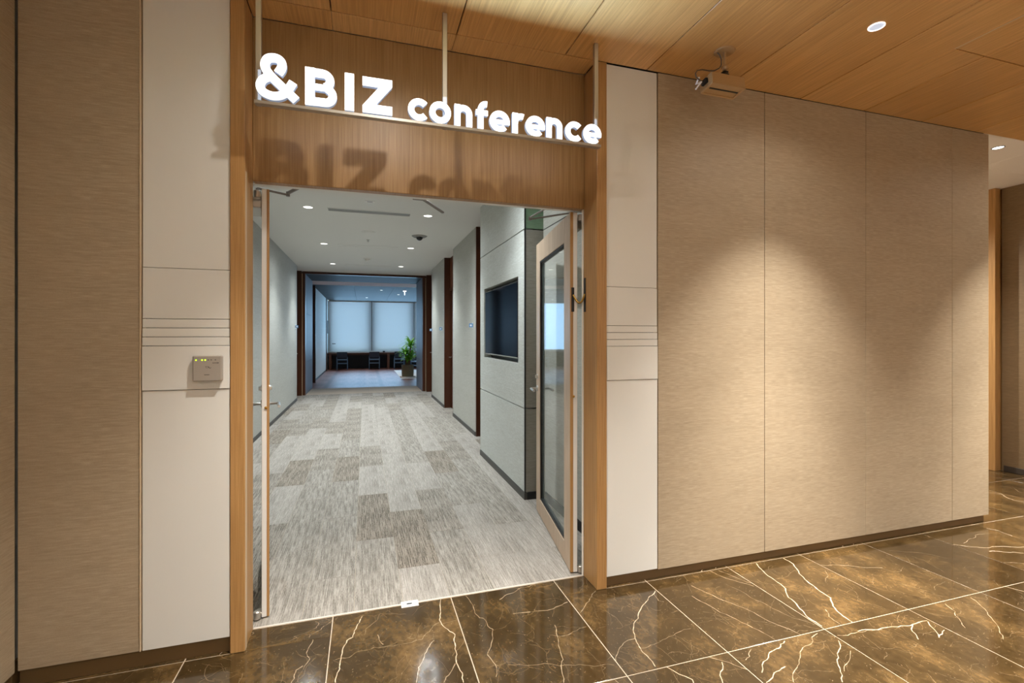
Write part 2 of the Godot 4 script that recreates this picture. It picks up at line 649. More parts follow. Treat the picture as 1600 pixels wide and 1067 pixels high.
func _lobby_floor() -> void:
	var floor_ := struct("floor", bx(Vector3(-1.45, -0.05, -5.2), Vector3(6.6, -0.0016, 6.2)), M.grout, "polished brown marble floor of the lobby with pale joints")
	var veins := {
		"0,0": [[2, 87, 0, 85, 9, 84, 15, 87, 22, 84, 29], [2, 1, 27, 11, 29, 20, 31, 29, 32, 37, 32], [2, 39, 42, 50, 42, 60, 43], [2, 83, 28, 79, 31, 79, 39, 77, 44, 79, 50, 84, 56]],
		"1,0": [[3, 23, 5, 21, 11, 17, 19, 16, 25, 12, 27, 9, 36, 8, 45, 8, 51, 6, 57, 6, 61], [3, 91, 0, 88, 13, 85, 23, 88, 32, 94, 40, 92, 48, 91, 58, 89, 64, 91, 73, 90, 80], [1, 86, 24, 80, 27, 75, 33, 72, 34, 68, 39, 60, 40, 46, 40, 32, 38, 22, 39, 14, 43, 4, 43], [2, 88, 65, 83, 71, 77, 77], [2, 77, 42, 71, 48, 66, 57, 62, 62, 61, 66, 59, 73], [2, 35, 27, 36, 32, 39, 37], [1, 37, 5, 35, 12, 26, 19, 25, 25]],
		"2,0": [[2, 13, 1, 16, 13, 15, 22, 17, 28, 20, 29, 21, 38, 24, 42, 21, 50, 15, 59, 12, 63, 15, 72, 12, 81], [2, 41, 12, 53, 7, 66, 2, 81, 0], [2, 46, 30, 76, 33, 85, 31, 98, 28], [2, 74, 49, 71, 57, 67, 67, 64, 79, 60, 83, 55, 95], [1, 65, 57, 74, 60, 85, 58, 98, 56], [1, 24, 74, 39, 78, 59, 83, 73, 85, 86, 89, 97, 91]],
		"3,0": [[2, 35, 1, 26, 8, 19, 14, 10, 20, 1, 27], [3, 98, 16, 86, 22, 77, 28, 64, 36, 52, 47, 37, 59, 32, 68, 30, 75, 28, 83, 29, 89, 28, 98], [2, 32, 68, 22, 69, 9, 76, 3, 81, 0, 85], [2, 93, 19, 90, 30, 94, 33], [1, 91, 70, 77, 71, 59, 75, 44, 78, 30, 79]],
		"4,0": [[2, 38, 18, 46, 36, 55, 55, 62, 72, 74, 100], [2, 26, 32, 31, 50, 37, 67, 43, 83, 48, 99], [1, 73, 25, 78, 49, 83, 67, 89, 83, 99, 94], [2, 76, -2, 82, 17, 97, 35], [2, 86, 3, 93, 18, 99, 30]],
		"4,1": [[3, 54, 2, 42, 7, 34, 8, 22, 14, 7, 23], [2, 89, 2, 72, 10, 58, 13, 45, 21, 37, 26, 21, 36], [2, 20, 2, 12, 8, 6, 10], [3, 29, 23, 24, 24, 13, 27, 2, 31], [3, 97, 13, 86, 21, 77, 27, 67, 35, 55, 45], [2, 94, 24, 77, 33, 67, 38]],
		"5,0": [[4, 36, 2, 30, 15, 26, 32, 23, 46, 12, 58, 8, 70, 5, 78, 1, 86, 1, 97], [4, 75, 1, 74, 13, 62, 29, 56, 42, 52, 55, 50, 69, 39, 79, 34, 89, 32, 100], [2, 27, 81, 20, 89, 19, 99], [1, 94, 32, 83, 42, 72, 49]],
		"5,1": [[2, 2, 8, 19, 10, 33, 10, 46, 13], [3, 24, 9, 42, 12, 63, 14, 79, 15, 97, 15], [3, 79, 15, 68, 21, 61, 29], [3, 96, 16, 80, 32, 96, 27]],
		"6,0": [[2, -2, 22, 28, 31, 59, 44]],
		"6,1": [[2, 43, 3, 37, 13, 24, 23, 16, 30], [2, 79, 3, 68, 18, 53, 30, 39, 40, 28, 47]],
		"7,0": [[1, 10, 20, 40, 34, 70, 60]],
		"8,0": [[3, 2, 29, 20, 41, 45, 46, 74, 55], [3, 20, 51, 35, 57, 52, 64], [2, 1, 71, 13, 75, 18, 79], [2, 18, 30, 45, 25, 75, 21]],
		"8,1": [[2, 10, 8, 40, 30, 60, 44], [2, 60, 10, 66, 40, 84, 62]],
	}
	var gold := {"1,0": 0.22, "5,0": 0.3, "6,0": 0.36, "5,1": 0.2, "4,1": 0.16, "6,1": 0.15}
	var generic := []
	for k in 4:
		var rng := RandomNumberGenerator.new()
		rng.seed = 400 + k
		var v := []
		for j in 3:
			var a := Vector2(rng.randf_range(0, 100), rng.randf_range(-5, 30))
			var one := [rng.randi_range(2, 3), int(a.x), int(a.y)]
			for i in 6:
				a += Vector2(rng.randf_range(-14, 14), rng.randf_range(8, 18))
				one.append(int(a.x))
				one.append(int(a.y))
			v.append(one)
		generic.append(marble_mat(500 + k, v, 0.08 * k, 64))
	var zs := [-4.536, -3.888, -3.24, -2.592, -1.944, -1.296, -0.648, 0.0, 0.648, 1.296, 1.944, 2.592, 3.24, 3.888, 4.536, 5.184, 5.832]
	for iz in zs.size() - 1:
		for ix in GX.size() - 1:
			var z0: float = zs[iz]
			var z1: float = zs[iz + 1]
			var x0: float = GX[ix]
			var x1: float = GX[ix + 1]
			if z0 < -0.1 and ix < 10:
				continue
			var key := "%d,%d" % [ix - 1, iz - 7]
			var o := MeshInstance3D.new()
			if z0 == 0.0 and (ix == 2 or ix == 3):
				z0 = -0.165
			o.mesh = tile_mesh(x0, x1, z0, z1)
			if veins.has(key):
				o.material_override = marble_mat(10 + ix * 3 + iz * 31, veins[key], gold.get(key, 0.02), 64)
			else:
				o.material_override = generic[(ix * 7 + iz * 5) % 4]
			put(o, "marble_tile", floor_)
	# strips: under the raised wall panels, and the short piece beside the right jamb
	for s in [[-1.35, -0.75], [-0.75, -0.55], [1.30, 1.56], [1.56, 2.13], [2.13, 2.70], [2.70, 3.26], [3.26, 3.82], [3.82, 4.39]]:
		var o := MeshInstance3D.new()
		o.mesh = tile_mesh(s[0], s[1], -0.16, 0.0)
		o.material_override = generic[int(absf(s[0]) * 10) % 4]
		put(o, "marble_tile", floor_)
	for e in [[1.05, 1.245], [-0.52, -0.15]]:
		var o2 := MeshInstance3D.new()
		o2.mesh = tile_mesh(e[0], e[1], -0.165, 0.0036)
		o2.material_override = generic[1]
		put(o2, "marble_tile", floor_)


# ------------------------------------------------------------------ lobby ceiling of oak panels
func _lobby_ceiling() -> void:
	var back := struct("ceiling", bx(Vector3(-1.5, CEIL + 0.02, -0.16), Vector3(6.6, CEIL + 0.06, 6.3)), M.black, "oak panelled ceiling of the lobby with dark joints")
	var oaks := [M.ceiling_oak, M.ceiling_oak_b, M.ceiling_oak_c]
	var g := 0.003
	for i in GX.size() - 1:
		var x0: float = GX[i]
		var x1: float = GX[i + 1]
		var cuts := [[x0, x1, 0.0, 6.2]]
		if x0 > 2.6 and x0 < 2.8:
			cuts = [[x0, 3.02, 0.0, 6.2], [3.02, x1, 0.0, 0.668], [3.02, x1, 0.668, 6.2]]
		elif x0 > 3.2:
			cuts = [[x0, x1, 0.0, 0.668], [x0, x1, 0.668, 6.2]]
		for c in cuts:
			var join: float = 0.0 if c[0] == x0 else -g
			var join2: float = 0.0 if c[1] == x1 else -g
			if c[2] < 0.1 and x0 > 2.6 and x0 < 2.8 and c[1] < 3.1:
				join2 = -g + 0.0005
			obj("ceiling_panel", bx(Vector3(c[0] + g + join, CEIL, c[2] + g), Vector3(c[1] - g - join2, CEIL + 0.02, c[3] - g), 0.0015), oaks[(i * 2 + int(c[2])) % 3], back)
	obj("hatch_edge", bx(Vector3(3.016, CEIL - 0.0015, 0.668), Vector3(3.024, CEIL + 0.004, 6.2)), M.bead, back)
	# soffit over the recessed door head
	for k in 3:
		var s: Array = [[-0.512, -0.15], [-0.15, 0.45], [0.45, 1.24]][k]
		obj("ceiling_panel", bx(Vector3(s[0] + 0.001, CEIL, -0.15), Vector3(s[1] - 0.001, CEIL + 0.02, -g), 0.001), oaks[(k + 1) % 3], back)


# ------------------------------------------------------------------ front wall and left wall
func lacquer_column(root: Node3D, x0: float, x1: float, drop: float, foot: float) -> void:
	# upper board, three thin lapped slats, then two lower boards, each proud of the one above
	var cuts := [[1.713, CEIL, 0.000], [1.493, 1.713, 0.002], [1.454, 1.493, 0.003], [1.415, 1.454, 0.005], [1.376, 1.415, 0.007], [1.184, 1.376, 0.009], [foot + drop, 1.184, 0.005]]
	for c in cuts:
		obj("lacquer_board", bx(Vector3(x0, c[0] - drop + 0.0012, -0.05), Vector3(x1, c[1] - (drop if c[1] < 2.9 else 0.001) - 0.0012, c[2] - 0.006), 0.0015), M.lacquer, root)


func _front_wall() -> void:
	# left of the doors
	var l := struct("wall_front", bx(Vector3(-1.5, 0, -0.25), Vector3(-0.575, 3.25, -0.16)), M.plaster, "front wall left of the doors with a beige panel and a white board column")
	obj("wall_panel", bx(Vector3(-1.327, 0.075, -0.05), Vector3(-0.914, CEIL - 0.001, 0.0), 0.002), M.beige, l)
	obj("bead", bx(Vector3(-0.9135, 0.075, -0.05), Vector3(-0.909, CEIL - 0.001, 0.004), 0.001), M.bead, l)
	obj("plinth", bx(Vector3(-1.33, 0.0, -0.04), Vector3(-0.575, 0.072, -0.02)), M.plinth, l)
	obj("backing", bx(Vector3(-1.34, 0.1, -0.159), Vector3(-0.575, CEIL, -0.052)), M.shade, l)
	lacquer_column(l, -0.905, -0.574, 0.0, 0.073)
	# right of the doors
	var r := struct("wall_front", bx(Vector3(1.305, 0, -0.25), Vector3(4.53, 3.25, -0.16)), M.plaster, "front wall right of the doors with wide beige panels and a white board column")
	var xs := [1.637, 2.416, 3.282, 4.147, 4.554]
	for i in 4:
		obj("wall_panel", bx(Vector3(xs[i] + 0.0015, 0.056, -0.05), Vector3(xs[i + 1] - 0.0015, CEIL - 0.001, 0.0), 0.0015), M.beige, r)
	obj("backing", bx(Vector3(1.305, 0.1, -0.159), Vector3(4.53, CEIL, -0.052)), M.shade, r)
	obj("plinth", bx(Vector3(1.305, 0.0, -0.04), Vector3(4.53, 0.0555, -0.02)), M.plinth, r)
	lacquer_column(r, 1.304, 1.634, 0.016, 0.06)
	# the wall that comes towards the viewer on the far left
	var w := struct("wall_left", bx(Vector3(-1.5, 0, -0.15), Vector3(-1.36, 3.25, 6.2)), M.plaster, "beige panelled wall at the far left, square to the front wall")
	obj("plinth", bx(Vector3(-1.36, 0.0, -0.14), Vector3(-1.35, 0.1, 6.2)), M.plinth, w)
	var zs := [0.004, 0.95, 1.9, 2.85, 3.8, 4.75, 6.2]
	for i in 6:
		obj("wall_panel", bx(Vector3(-1.3595, 0.075, zs[i] + 0.0015), Vector3(-1.3315, CEIL - 0.001, zs[i + 1] - 0.0015), 0.0015), M.beige, w)
	# lobby wall on the right, out of the frame but for its far end
	struct("wall_right", bx(Vector3(6.42, 0, -0.88), Vector3(6.6, 3.25, 6.2)), M.brown, "beige wall at the far right, beyond the marble floor")


# ------------------------------------------------------------------ doorway: jambs, head, threshold, two leaves
func _doorway() -> void:
	var jl := struct("trim_1", bx(Vector3(-0.572, 0.0, -0.165), Vector3(-0.513, CEIL - 0.001, 0.006), 0.003), M.oak, "oak door jamb on the left of the doorway")
	obj("door_seal", bx(Vector3(-0.513, 0.0, -0.03), Vector3(-0.5115, 2.165, -0.004), 0.0005), M.bead, jl)
	var jr := struct("trim_2", bx(Vector3(1.241, 0.0, -0.165), Vector3(1.302, CEIL - 0.001, 0.006), 0.003), M.oak_b, "oak door jamb on the right of the doorway")
	obj("door_seal", bx(Vector3(1.233, 0.0, -0.178), Vector3(1.241, 2.165, -0.163), 0.002), M.seal, jr)
	obj("strike_plate", bx(Vector3(1.2395, 1.56, -0.16), Vector3(1.2415, 1.76, -0.135), 0.0005), M.black, jr)
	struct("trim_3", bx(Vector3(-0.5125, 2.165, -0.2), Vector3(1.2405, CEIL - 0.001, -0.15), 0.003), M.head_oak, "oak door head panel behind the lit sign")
	struct("wall_front", bx(Vector3(-0.572, 2.17, -0.25), Vector3(1.305, 3.25, -0.201)), M.plaster, "wall above the doors on the corridor side")
	var th := struct("trim_4", bx(Vector3(-0.513, -0.004, -0.178), Vector3(1.241, 0.002, -0.167), 0.001), M.strip, "pale metal threshold strip between marble and carpet")
	var sp := bx(Vector3(0.186, 0.0, -0.19), Vector3(0.275, 0.004, -0.135), 0.001)
	obj("strike_plate", sp, M.white_metal, th)
	obj("strike_slot", bx(Vector3(0.214, 0.0035, -0.168), Vector3(0.242, 0.0046, -0.156)), M.black, th)
	for x in [0.197, 0.262]:
		var st := S()
		lathe(st, [Vector2(0.0045, 0.0), Vector2(0.0045, 0.0012), Vector2(0.0, 0.0012)], 12, Transform3D(Basis(), Vector3(x, 0.0038, -0.162)))
		obj("screw", st, M.satin, th)
	_leaf("door_1", "right oak door leaf standing open, with a tall glass pane", Vector3(1.176, 0.008, -0.213), Vector3(0.156, 0, -0.988).normalized(), 1.05, 1.0)
	_leaf("door_2", "left oak door leaf standing open, seen edge on", Vector3(-0.457, 0.008, -0.254), Vector3(-0.176, 0, -0.985).normalized(), 0.70, -1.0)
	# coordinator arm on the head
	var ca := sroot("trim_5", "slim metal coordinator arm reaching from the door head into the corridor", Vector3(0.286, 2.19, -0.254))
	obj("arm", bx(Vector3(0, -0.008, -0.009), Vector3(0.36, 0.004, 0.009), 0.003, Transform3D(Basis(Vector3.UP, deg_to_rad(59.3)), Vector3.ZERO)), M.arm, ca)
	obj("bracket", bx(Vector3(-0.03, -0.02, -0.02), Vector3(0.03, 0.02, 0.004), 0.003), M.arm, ca)


func _leaf(called: String, label: String, at: Vector3, d: Vector3, w: float, side: float) -> void:
	var root := sroot(called, label, at)
	root.basis = Basis(d, Vector3.UP, d.cross(Vector3.UP))
	var h := 2.15
	var t := (0.043 if side > 0 else 0.035) * side            # thickness runs away from the middle of the doorway
	var a := (0.018 if side > 0 else 0.012) * side
	var sw := 0.15 if w > 0.9 else 0.12
	var z := func(k: float) -> float: return k * t
	var wood: Material = M.door_oak
	var mk := func(x0: float, x1: float, y0: float, y1: float) -> SurfaceTool:
		return bx(Vector3(x0, y0, minf(0, t)), Vector3(x1, y1, maxf(0, t)), 0.002)
	obj("stile", mk.call(0.008, sw, 0.0, h), wood, root)
	obj("stile", mk.call(w - 0.135 if w > 0.9 else w - sw, w, 0.0, h), wood, root)
	var far := w - 0.135 if w > 0.9 else w - sw
	obj("rail", mk.call(sw, far, h - 0.155, h), wood, root)
	obj("rail", mk.call(sw, far, 0.0, 0.125), wood, root)
	# hinge edge: veneer beside a pale finger guard
	obj("edge_veneer", bx(Vector3(-0.003, 0.0, minf(0, a)), Vector3(0.008, h, maxf(0, a)), 0.001), M.oak, root)
	obj("finger_guard", bx(Vector3(-0.003, 0.0, minf(a, t)), Vector3(0.008, h, maxf(a, t)), 0.002), M.white_metal, root)
	# glazing with dark beads
	var g := S()
	var b := 0.012
	var y0 := 0.125
	var y1 := h - 0.155
	var zl := minf(z.call(0.12), z.call(0.88))
	var zh := maxf(z.call(0.12), z.call(0.88))
	box(g, Vector3(sw, y0, zl), Vector3(sw + b, y1, zh))
	box(g, Vector3(far - b, y0, zl), Vector3(far, y1, zh))
	box(g, Vector3(sw + b, y1 - b, zl), Vector3(far - b, y1, zh))
	box(g, Vector3(sw + b, y0, zl), Vector3(far - b, y0 + b, zh))
	obj("glazing_bead", g, M.black, root)
	obj("glass_pane", bx(Vector3(sw + b, y0 + b, z.call(0.5) - 0.003), Vector3(far - b, y1 - b, z.call(0.5) + 0.003)), M.glass, root)
	# levers on both faces, thumb turn above
	for f in [0.0, 1.0]:
		var o: float = -side if f == 0.0 else side
		var zf: float = z.call(f)
		var x := w - 0.055
		var lv := S()
		tube(lv, [Vector3(x, 0.99, zf), Vector3(x, 0.99, zf + o * 0.05), Vector3(x - 0.012, 0.99, zf + o * 0.056), Vector3(x - 0.13, 0.985, zf + o * 0.056)], 0.009, 12)
		obj("lever_handle", lv, M.steel, root)
		var rz := S()
		lathe(rz, [Vector2(0.0, 0.0), Vector2(0.024, 0.0), Vector2(0.024, 0.006), Vector2(0.02, 0.009), Vector2(0.0, 0.009)], 20, Transform3D(Basis(Vector3.RIGHT, PI / 2 * o), Vector3(x, 0.99, zf)))
		obj("rose", rz, M.steel, root)
		var tt := S()
		lathe(tt, [Vector2(0.0, 0.0), Vector2(0.02, 0.0), Vector2(0.02, 0.007), Vector2(0.0, 0.008)], 18, Transform3D(Basis(Vector3.RIGHT, PI / 2 * o), Vector3(x, 1.085, zf)))
		box(tt, Vector3(x - 0.004, 1.072, minf(zf, zf + o * 0.02)), Vector3(x + 0.004, 1.098, maxf(zf, zf + o * 0.02)), 0.002)
		obj("thumb_turn", tt, M.steel, root)
	# bolt on the hinge edge
	var bo := S()
	lathe(bo, [Vector2(0.0, 0.0), Vector2(0.007, 0.0), Vector2(0.007, 0.006), Vector2(0.0, 0.008)], 12, Transform3D(Basis(Vector3.BACK, PI / 2), Vector3(-0.003, 1.05, z.call(0.45))))
	obj("bolt", bo, M.brass, root)
	# pivots at floor and head
	for y in [0.012, 2.112]:
		var pv := S()
		lathe(pv, [Vector2(0.0, -0.012), Vector2(0.017, -0.012), Vector2(0.017, 0.022), Vector2(0.012, 0.026), Vector2(0.0, 0.026)], 20, Transform3D(Basis(), Vector3(0.0, y, t + side * 0.02)))
		box(pv, Vector3(0.0, y - 0.004, minf(t, t + side * 0.02)), Vector3(0.05, y + 0.012, maxf(t, t + side * 0.02)), 0.002)
		obj("pivot", pv, M.satin, root)
	# closer: body on the hidden face, arm above the leaf to the head
	var inv := root.transform.affine_inverse()
	var el := Vector3(1.046, 2.19, -0.57) if side > 0 else Vector3(-0.395, 2.185, -0.427)
	var hd := Vector3(1.052, 2.19, -0.255) if side > 0 else Vector3(-0.312, 2.185, -0.255)
	var b0 := Vector3(0.12, 2.182, t * 0.8)
	obj("closer_body", bx(Vector3(0.03, 2.06, minf(t, t + side * 0.045)), Vector3(0.24, 2.12, maxf(t, t + side * 0.045)), 0.004), M.satin, root)
	var ar := S()
	tube(ar, [Vector3(0.12, 2.12, t + side * 0.02), Vector3(0.12, 2.182, t + side * 0.02)], 0.008, 10)
	tube(ar, [Vector3(0.12, 2.182, t + side * 0.02), inv * el], 0.006, 8)
	tube(ar, [inv * (el + Vector3(0, -0.008, 0)), inv * (el + Vector3(0, 0.016, 0))], 0.01, 12)
	tube(ar, [inv * (el + Vector3(0, 0.01, 0)), inv * hd], 0.009 if side < 0 else 0.006, 8)
	obj("closer_arm", ar, M.arm, root)
	if side > 0:
		obj("cable_plate", bx(Vector3(-0.0045, 1.555, a - 0.012), Vector3(-0.002, 1.70, a + 0.006), 0.0005), M.black, root)
		var lp := S()
		var p0 := Vector3(-0.004, 1.655, a)
		var p3 := inv * Vector3(1.241, 1.665, -0.148)
		var pts := []
		for i in 13:
			var k := i / 12.0
			pts.append(p0.lerp(p3, k) + Vector3(-0.012 * sin(PI * k), -0.05 * sin(PI * k), 0))
		tube(lp, pts, 0.006, 10)
		obj("cable_loop", lp, M.brass, root)


# ------------------------------------------------------------------ the lit sign
func _sign() -> void:
	var at := Vector3(0.367, 2.955, 0.155)
	var root := thing("hanging_sign", "glowing white channel letter sign hung from the oak ceiling over the doors", "sign", at)
	var z0 := 0.172
	var z1 := 0.178
	var U := 0.0195
	var L := 0.0140
	var letters := []
	var st := S()
	stroke(st, smooth([Vector2(-0.350, 2.537), Vector2(-0.337, 2.560), Vector2(-0.336, 2.583), Vector2(-0.349, 2.597), Vector2(-0.369, 2.600), Vector2(-0.390, 2.592), Vector2(-0.400, 2.572), Vector2(-0.399, 2.553), Vector2(-0.389, 2.535), Vector2(-0.366, 2.510), Vector2(-0.335, 2.482), Vector2(-0.279, 2.432)]), 0.0180, z0, z1)
	stroke(st, smooth([Vector2(-0.391, 2.514), Vector2(-0.409, 2.501), Vector2(-0.419, 2.478), Vector2(-0.413, 2.456), Vector2(-0.394, 2.443), Vector2(-0.366, 2.438), Vector2(-0.335, 2.447), Vector2(-0.312, 2.472), Vector2(-0.291, 2.508)]), 0.0170, z0, z1)
	letters.append(st)
	st = S()
	stroke(st, [Vector2(-0.2245, 2.420), Vector2(-0.2245, 2.583)], U, z0, z1)
	stroke(st, [Vector2(-0.21, 2.5635), Vector2(-0.172, 2.5635)], 0.0180, z0, z1)
	stroke(st, [Vector2(-0.21, 2.502), Vector2(-0.160, 2.502)], 0.0138, z0, z1)
	stroke(st, [Vector2(-0.21, 2.4385), Vector2(-0.163, 2.4385)], 0.0175, z0, z1)
	stroke(st, arc(Vector2(-0.172, 2.534), 0.0295, 92, -80), 0.0172, z0, z1)
	stroke(st, arc(Vector2(-0.163, 2.4695), 0.031, 80, -92), 0.0172, z0, z1)
	letters.append(st)
	st = S()
	stroke(st, [Vector2(-0.0625, 2.419), Vector2(-0.0625, 2.583)], U, z0, z1)
	letters.append(st)
	st = S()
	extrude(st, PackedVector2Array([Vector2(-0.007, 2.579), Vector2(0.122, 2.579), Vector2(0.122, 2.549), Vector2(0.050, 2.459), Vector2(0.122, 2.459), Vector2(0.122, 2.420), Vector2(-0.007, 2.420), Vector2(-0.007, 2.450), Vector2(0.064, 2.540), Vector2(-0.007, 2.540)]), z0, z1)
	letters.append(st)
	var oo := func(cx: float, a0: float, a1: float, cy := 2.465) -> SurfaceTool:
		var s := S()
		stroke(s, arc(Vector2(cx, cy), 0.0368, a0, a1, 28), L, z0, z1)
		return s
	letters.append(oo.call(0.243, 42.0, 318.0))
	var ring := S()
	stroke(ring, arc(Vector2(0.3405, 2.465), 0.0368, 0, 348, 29), L, z0, z1, true)
	letters.append(ring)
	var nn := func(x: float) -> SurfaceTool:
		var s := S()
		stroke(s, [Vector2(x + 0.015, 2.415), Vector2(x + 0.015, 2.516)], L, z0, z1)
		stroke(s, [Vector2(x + 0.015, 2.462)] + arc(Vector2(x + 0.044, 2.473), 0.0285, 180, 0, 16) + [Vector2(x + 0.0725, 2.415)], L, z0, z1)
		return s
	letters.append(nn.call(0.407))
	st = S()
	stroke(st, [Vector2(0.535, 2.415), Vector2(0.535, 2.508)] + arc(Vector2(0.562, 2.508), 0.027, 180, 80, 10), L, z0, z1)
	stroke(st, [Vector2(0.511, 2.492), Vector2(0.570, 2.492)], 0.0125, z0, z1)
	letters.append(st)
	var ee := func(cx: float) -> SurfaceTool:
		var s := S()
		stroke(s, arc(Vector2(cx, 2.462), 0.0368, -8, 316, 32), L, z0, z1)
		stroke(s, [Vector2(cx - 0.037, 2.459), Vector2(cx + 0.0505, 2.459)], 0.0105, z0, z1)
		return s
	letters.append(ee.call(0.6295))
	st = S()
	stroke(st, [Vector2(0.708, 2.414), Vector2(0.708, 2.514)], L, z0, z1)
	stroke(st, [Vector2(0.708, 2.46)] + arc(Vector2(0.740, 2.469), 0.031, 180, 68, 12), L, z0, z1)
	letters.append(st)
	letters.append(ee.call(0.8135))
	letters.append(nn.call(0.872))
	letters.append(oo.call(1.026, 42.0, 318.0, 2.462))
	letters.append(ee.call(1.1265))
	var said := ["ampersand letter", "capital letter B", "capital letter I", "capital letter Z", "letter c", "letter o", "letter n", "letter f", "letter e", "letter r", "letter e", "letter n", "letter c", "letter e"]
	for i in letters.size():
		var le := wpart(root, "letter", letters[i], M.letter)
		var body := SurfaceTool.new()
		body.create_from(le.mesh, 0)
		var back := body.commit()
		var arr := back.surface_get_arrays(0)
		var vs: PackedVector3Array = arr[Mesh.ARRAY_VERTEX]
		for k in vs.size():
			vs[k].z = 0.1722 if vs[k].z > 0.175 else 0.154
		arr[Mesh.ARRAY_VERTEX] = vs
		var am := ArrayMesh.new()
		am.add_surface_from_arrays(Mesh.PRIMITIVE_TRIANGLES, arr)
		var rt := MeshInstance3D.new()
		rt.mesh = am
		rt.material_override = M.letter_side
		put(rt, "letter_return", le)
	wpart(root, "rail", bx(Vector3(-0.442, 2.400, 0.146), Vector3(1.177, 2.4135, 0.176), 0.001), M.satin)
	for x in [-0.431, 0.367, 1.164]:
		wpart(root, "post", bx(Vector3(x - 0.011, 2.405, 0.128), Vector3(x + 0.011, CEIL, 0.1495), 0.0015), M.satin)
	var al := AreaLight3D.new()
	al.name = "sign_light"
	al.area_size = Vector2(1.6, 0.13)
	al.rotation_degrees = Vector3(0, 180, 0)
	al.position = Vector3(0.367, 2.49, 0.19) - at
	al.light_color = Color(0.62, 0.80, 1.0)
	al.light_energy = 3.5
	al.shadow_enabled = true
	root.add_child(al)
	# the letters also glow backwards on to the oak panel
	var bl := AreaLight3D.new()
	bl.name = "sign_halo"
	bl.area_size = Vector2(1.6, 0.13)
	bl.position = Vector3(0.367, 2.49, 0.150) - at
	bl.light_color = Color(0.76, 0.86, 1.0)
	bl.light_energy = 0.065
	bl.shadow_enabled = true
	root.add_child(bl)


# ------------------------------------------------------------------ lamps
func downlight(called: String, label: String, at: Vector3, r: float, lens: Material, group: String) -> Node3D:
	var o := thing(called, label, "ceiling light", at, group)
	var st := S()
	lathe(st, [Vector2(r * 0.84, 0.0), Vector2(r * 0.88, -0.004), Vector2(r, -0.003), Vector2(r, 0.0)], 28)
	obj("trim_ring", st, M.lens_rim if lens == M.lens else M.white_metal, o)
	st = S()
	lathe(st, [Vector2(0.0, -0.0015), Vector2(r * 0.85, -0.0015)], 28)
	obj("lens", st, lens, o)
	return o


func spot(parent: Node3D, off: Vector3, angle: float, energy: float, col: Color, size: float, soft: float, tilt := Vector3(-90, 0, 0)) -> void:
	var s := SpotLight3D.new()
	s.name = "beam"
	s.rotation_degrees = tilt
	s.position = off
	s.spot_angle = angle
	s.spot_angle_attenuation = soft
	s.spot_attenuation = 2.0
	s.spot_range = 20.0
	s.light_energy = energy
	s.light_color = col
	s.light_size = size
	s.shadow_enabled = true
	parent.add_child(s, true)


func _lobby_fittings() -> void:
	for z in [0.68, 3.1, 5.3]:
		for x in [-0.9, 0.14, 2.43, 4.72] if z < 1.0 else [0.14, 2.43, 4.72]:
			var seen: bool = z < 1.0 and x > 2.0 and x < 3.0
			if x < -0.5:
				continue
			var o := downlight("downlight", "round recessed downlight in the oak ceiling right of the ceiling device" if seen else "recessed downlight in the oak ceiling outside the view", Vector3(x, CEIL, z), 0.036, M.lens, "" if seen else "lobby downlights outside the view")
			var dim := 0.55 if x < 1.0 and z < 1.0 else 1.0 if z < 1.0 else 1.5
			spot(o, Vector3(0, -0.02, 0), 39.0, 10.0 * maxf(dim, 0.84), WARM, 0.02, 1.0)
			spot(o, Vector3(0, -0.02, 0), 25.0, 18.0 * (dim if dim > 0.9 else 0.2), WARM, 0.02, 1.0)
			spot(o, Vector3(0, -0.02, 0), 80.0, 1.8 if z > 1.0 else 0.7 if x < 1.0 else 0.35, WARM, 0.02, 0.9)
	_ceiling_device()
	_card_reader()


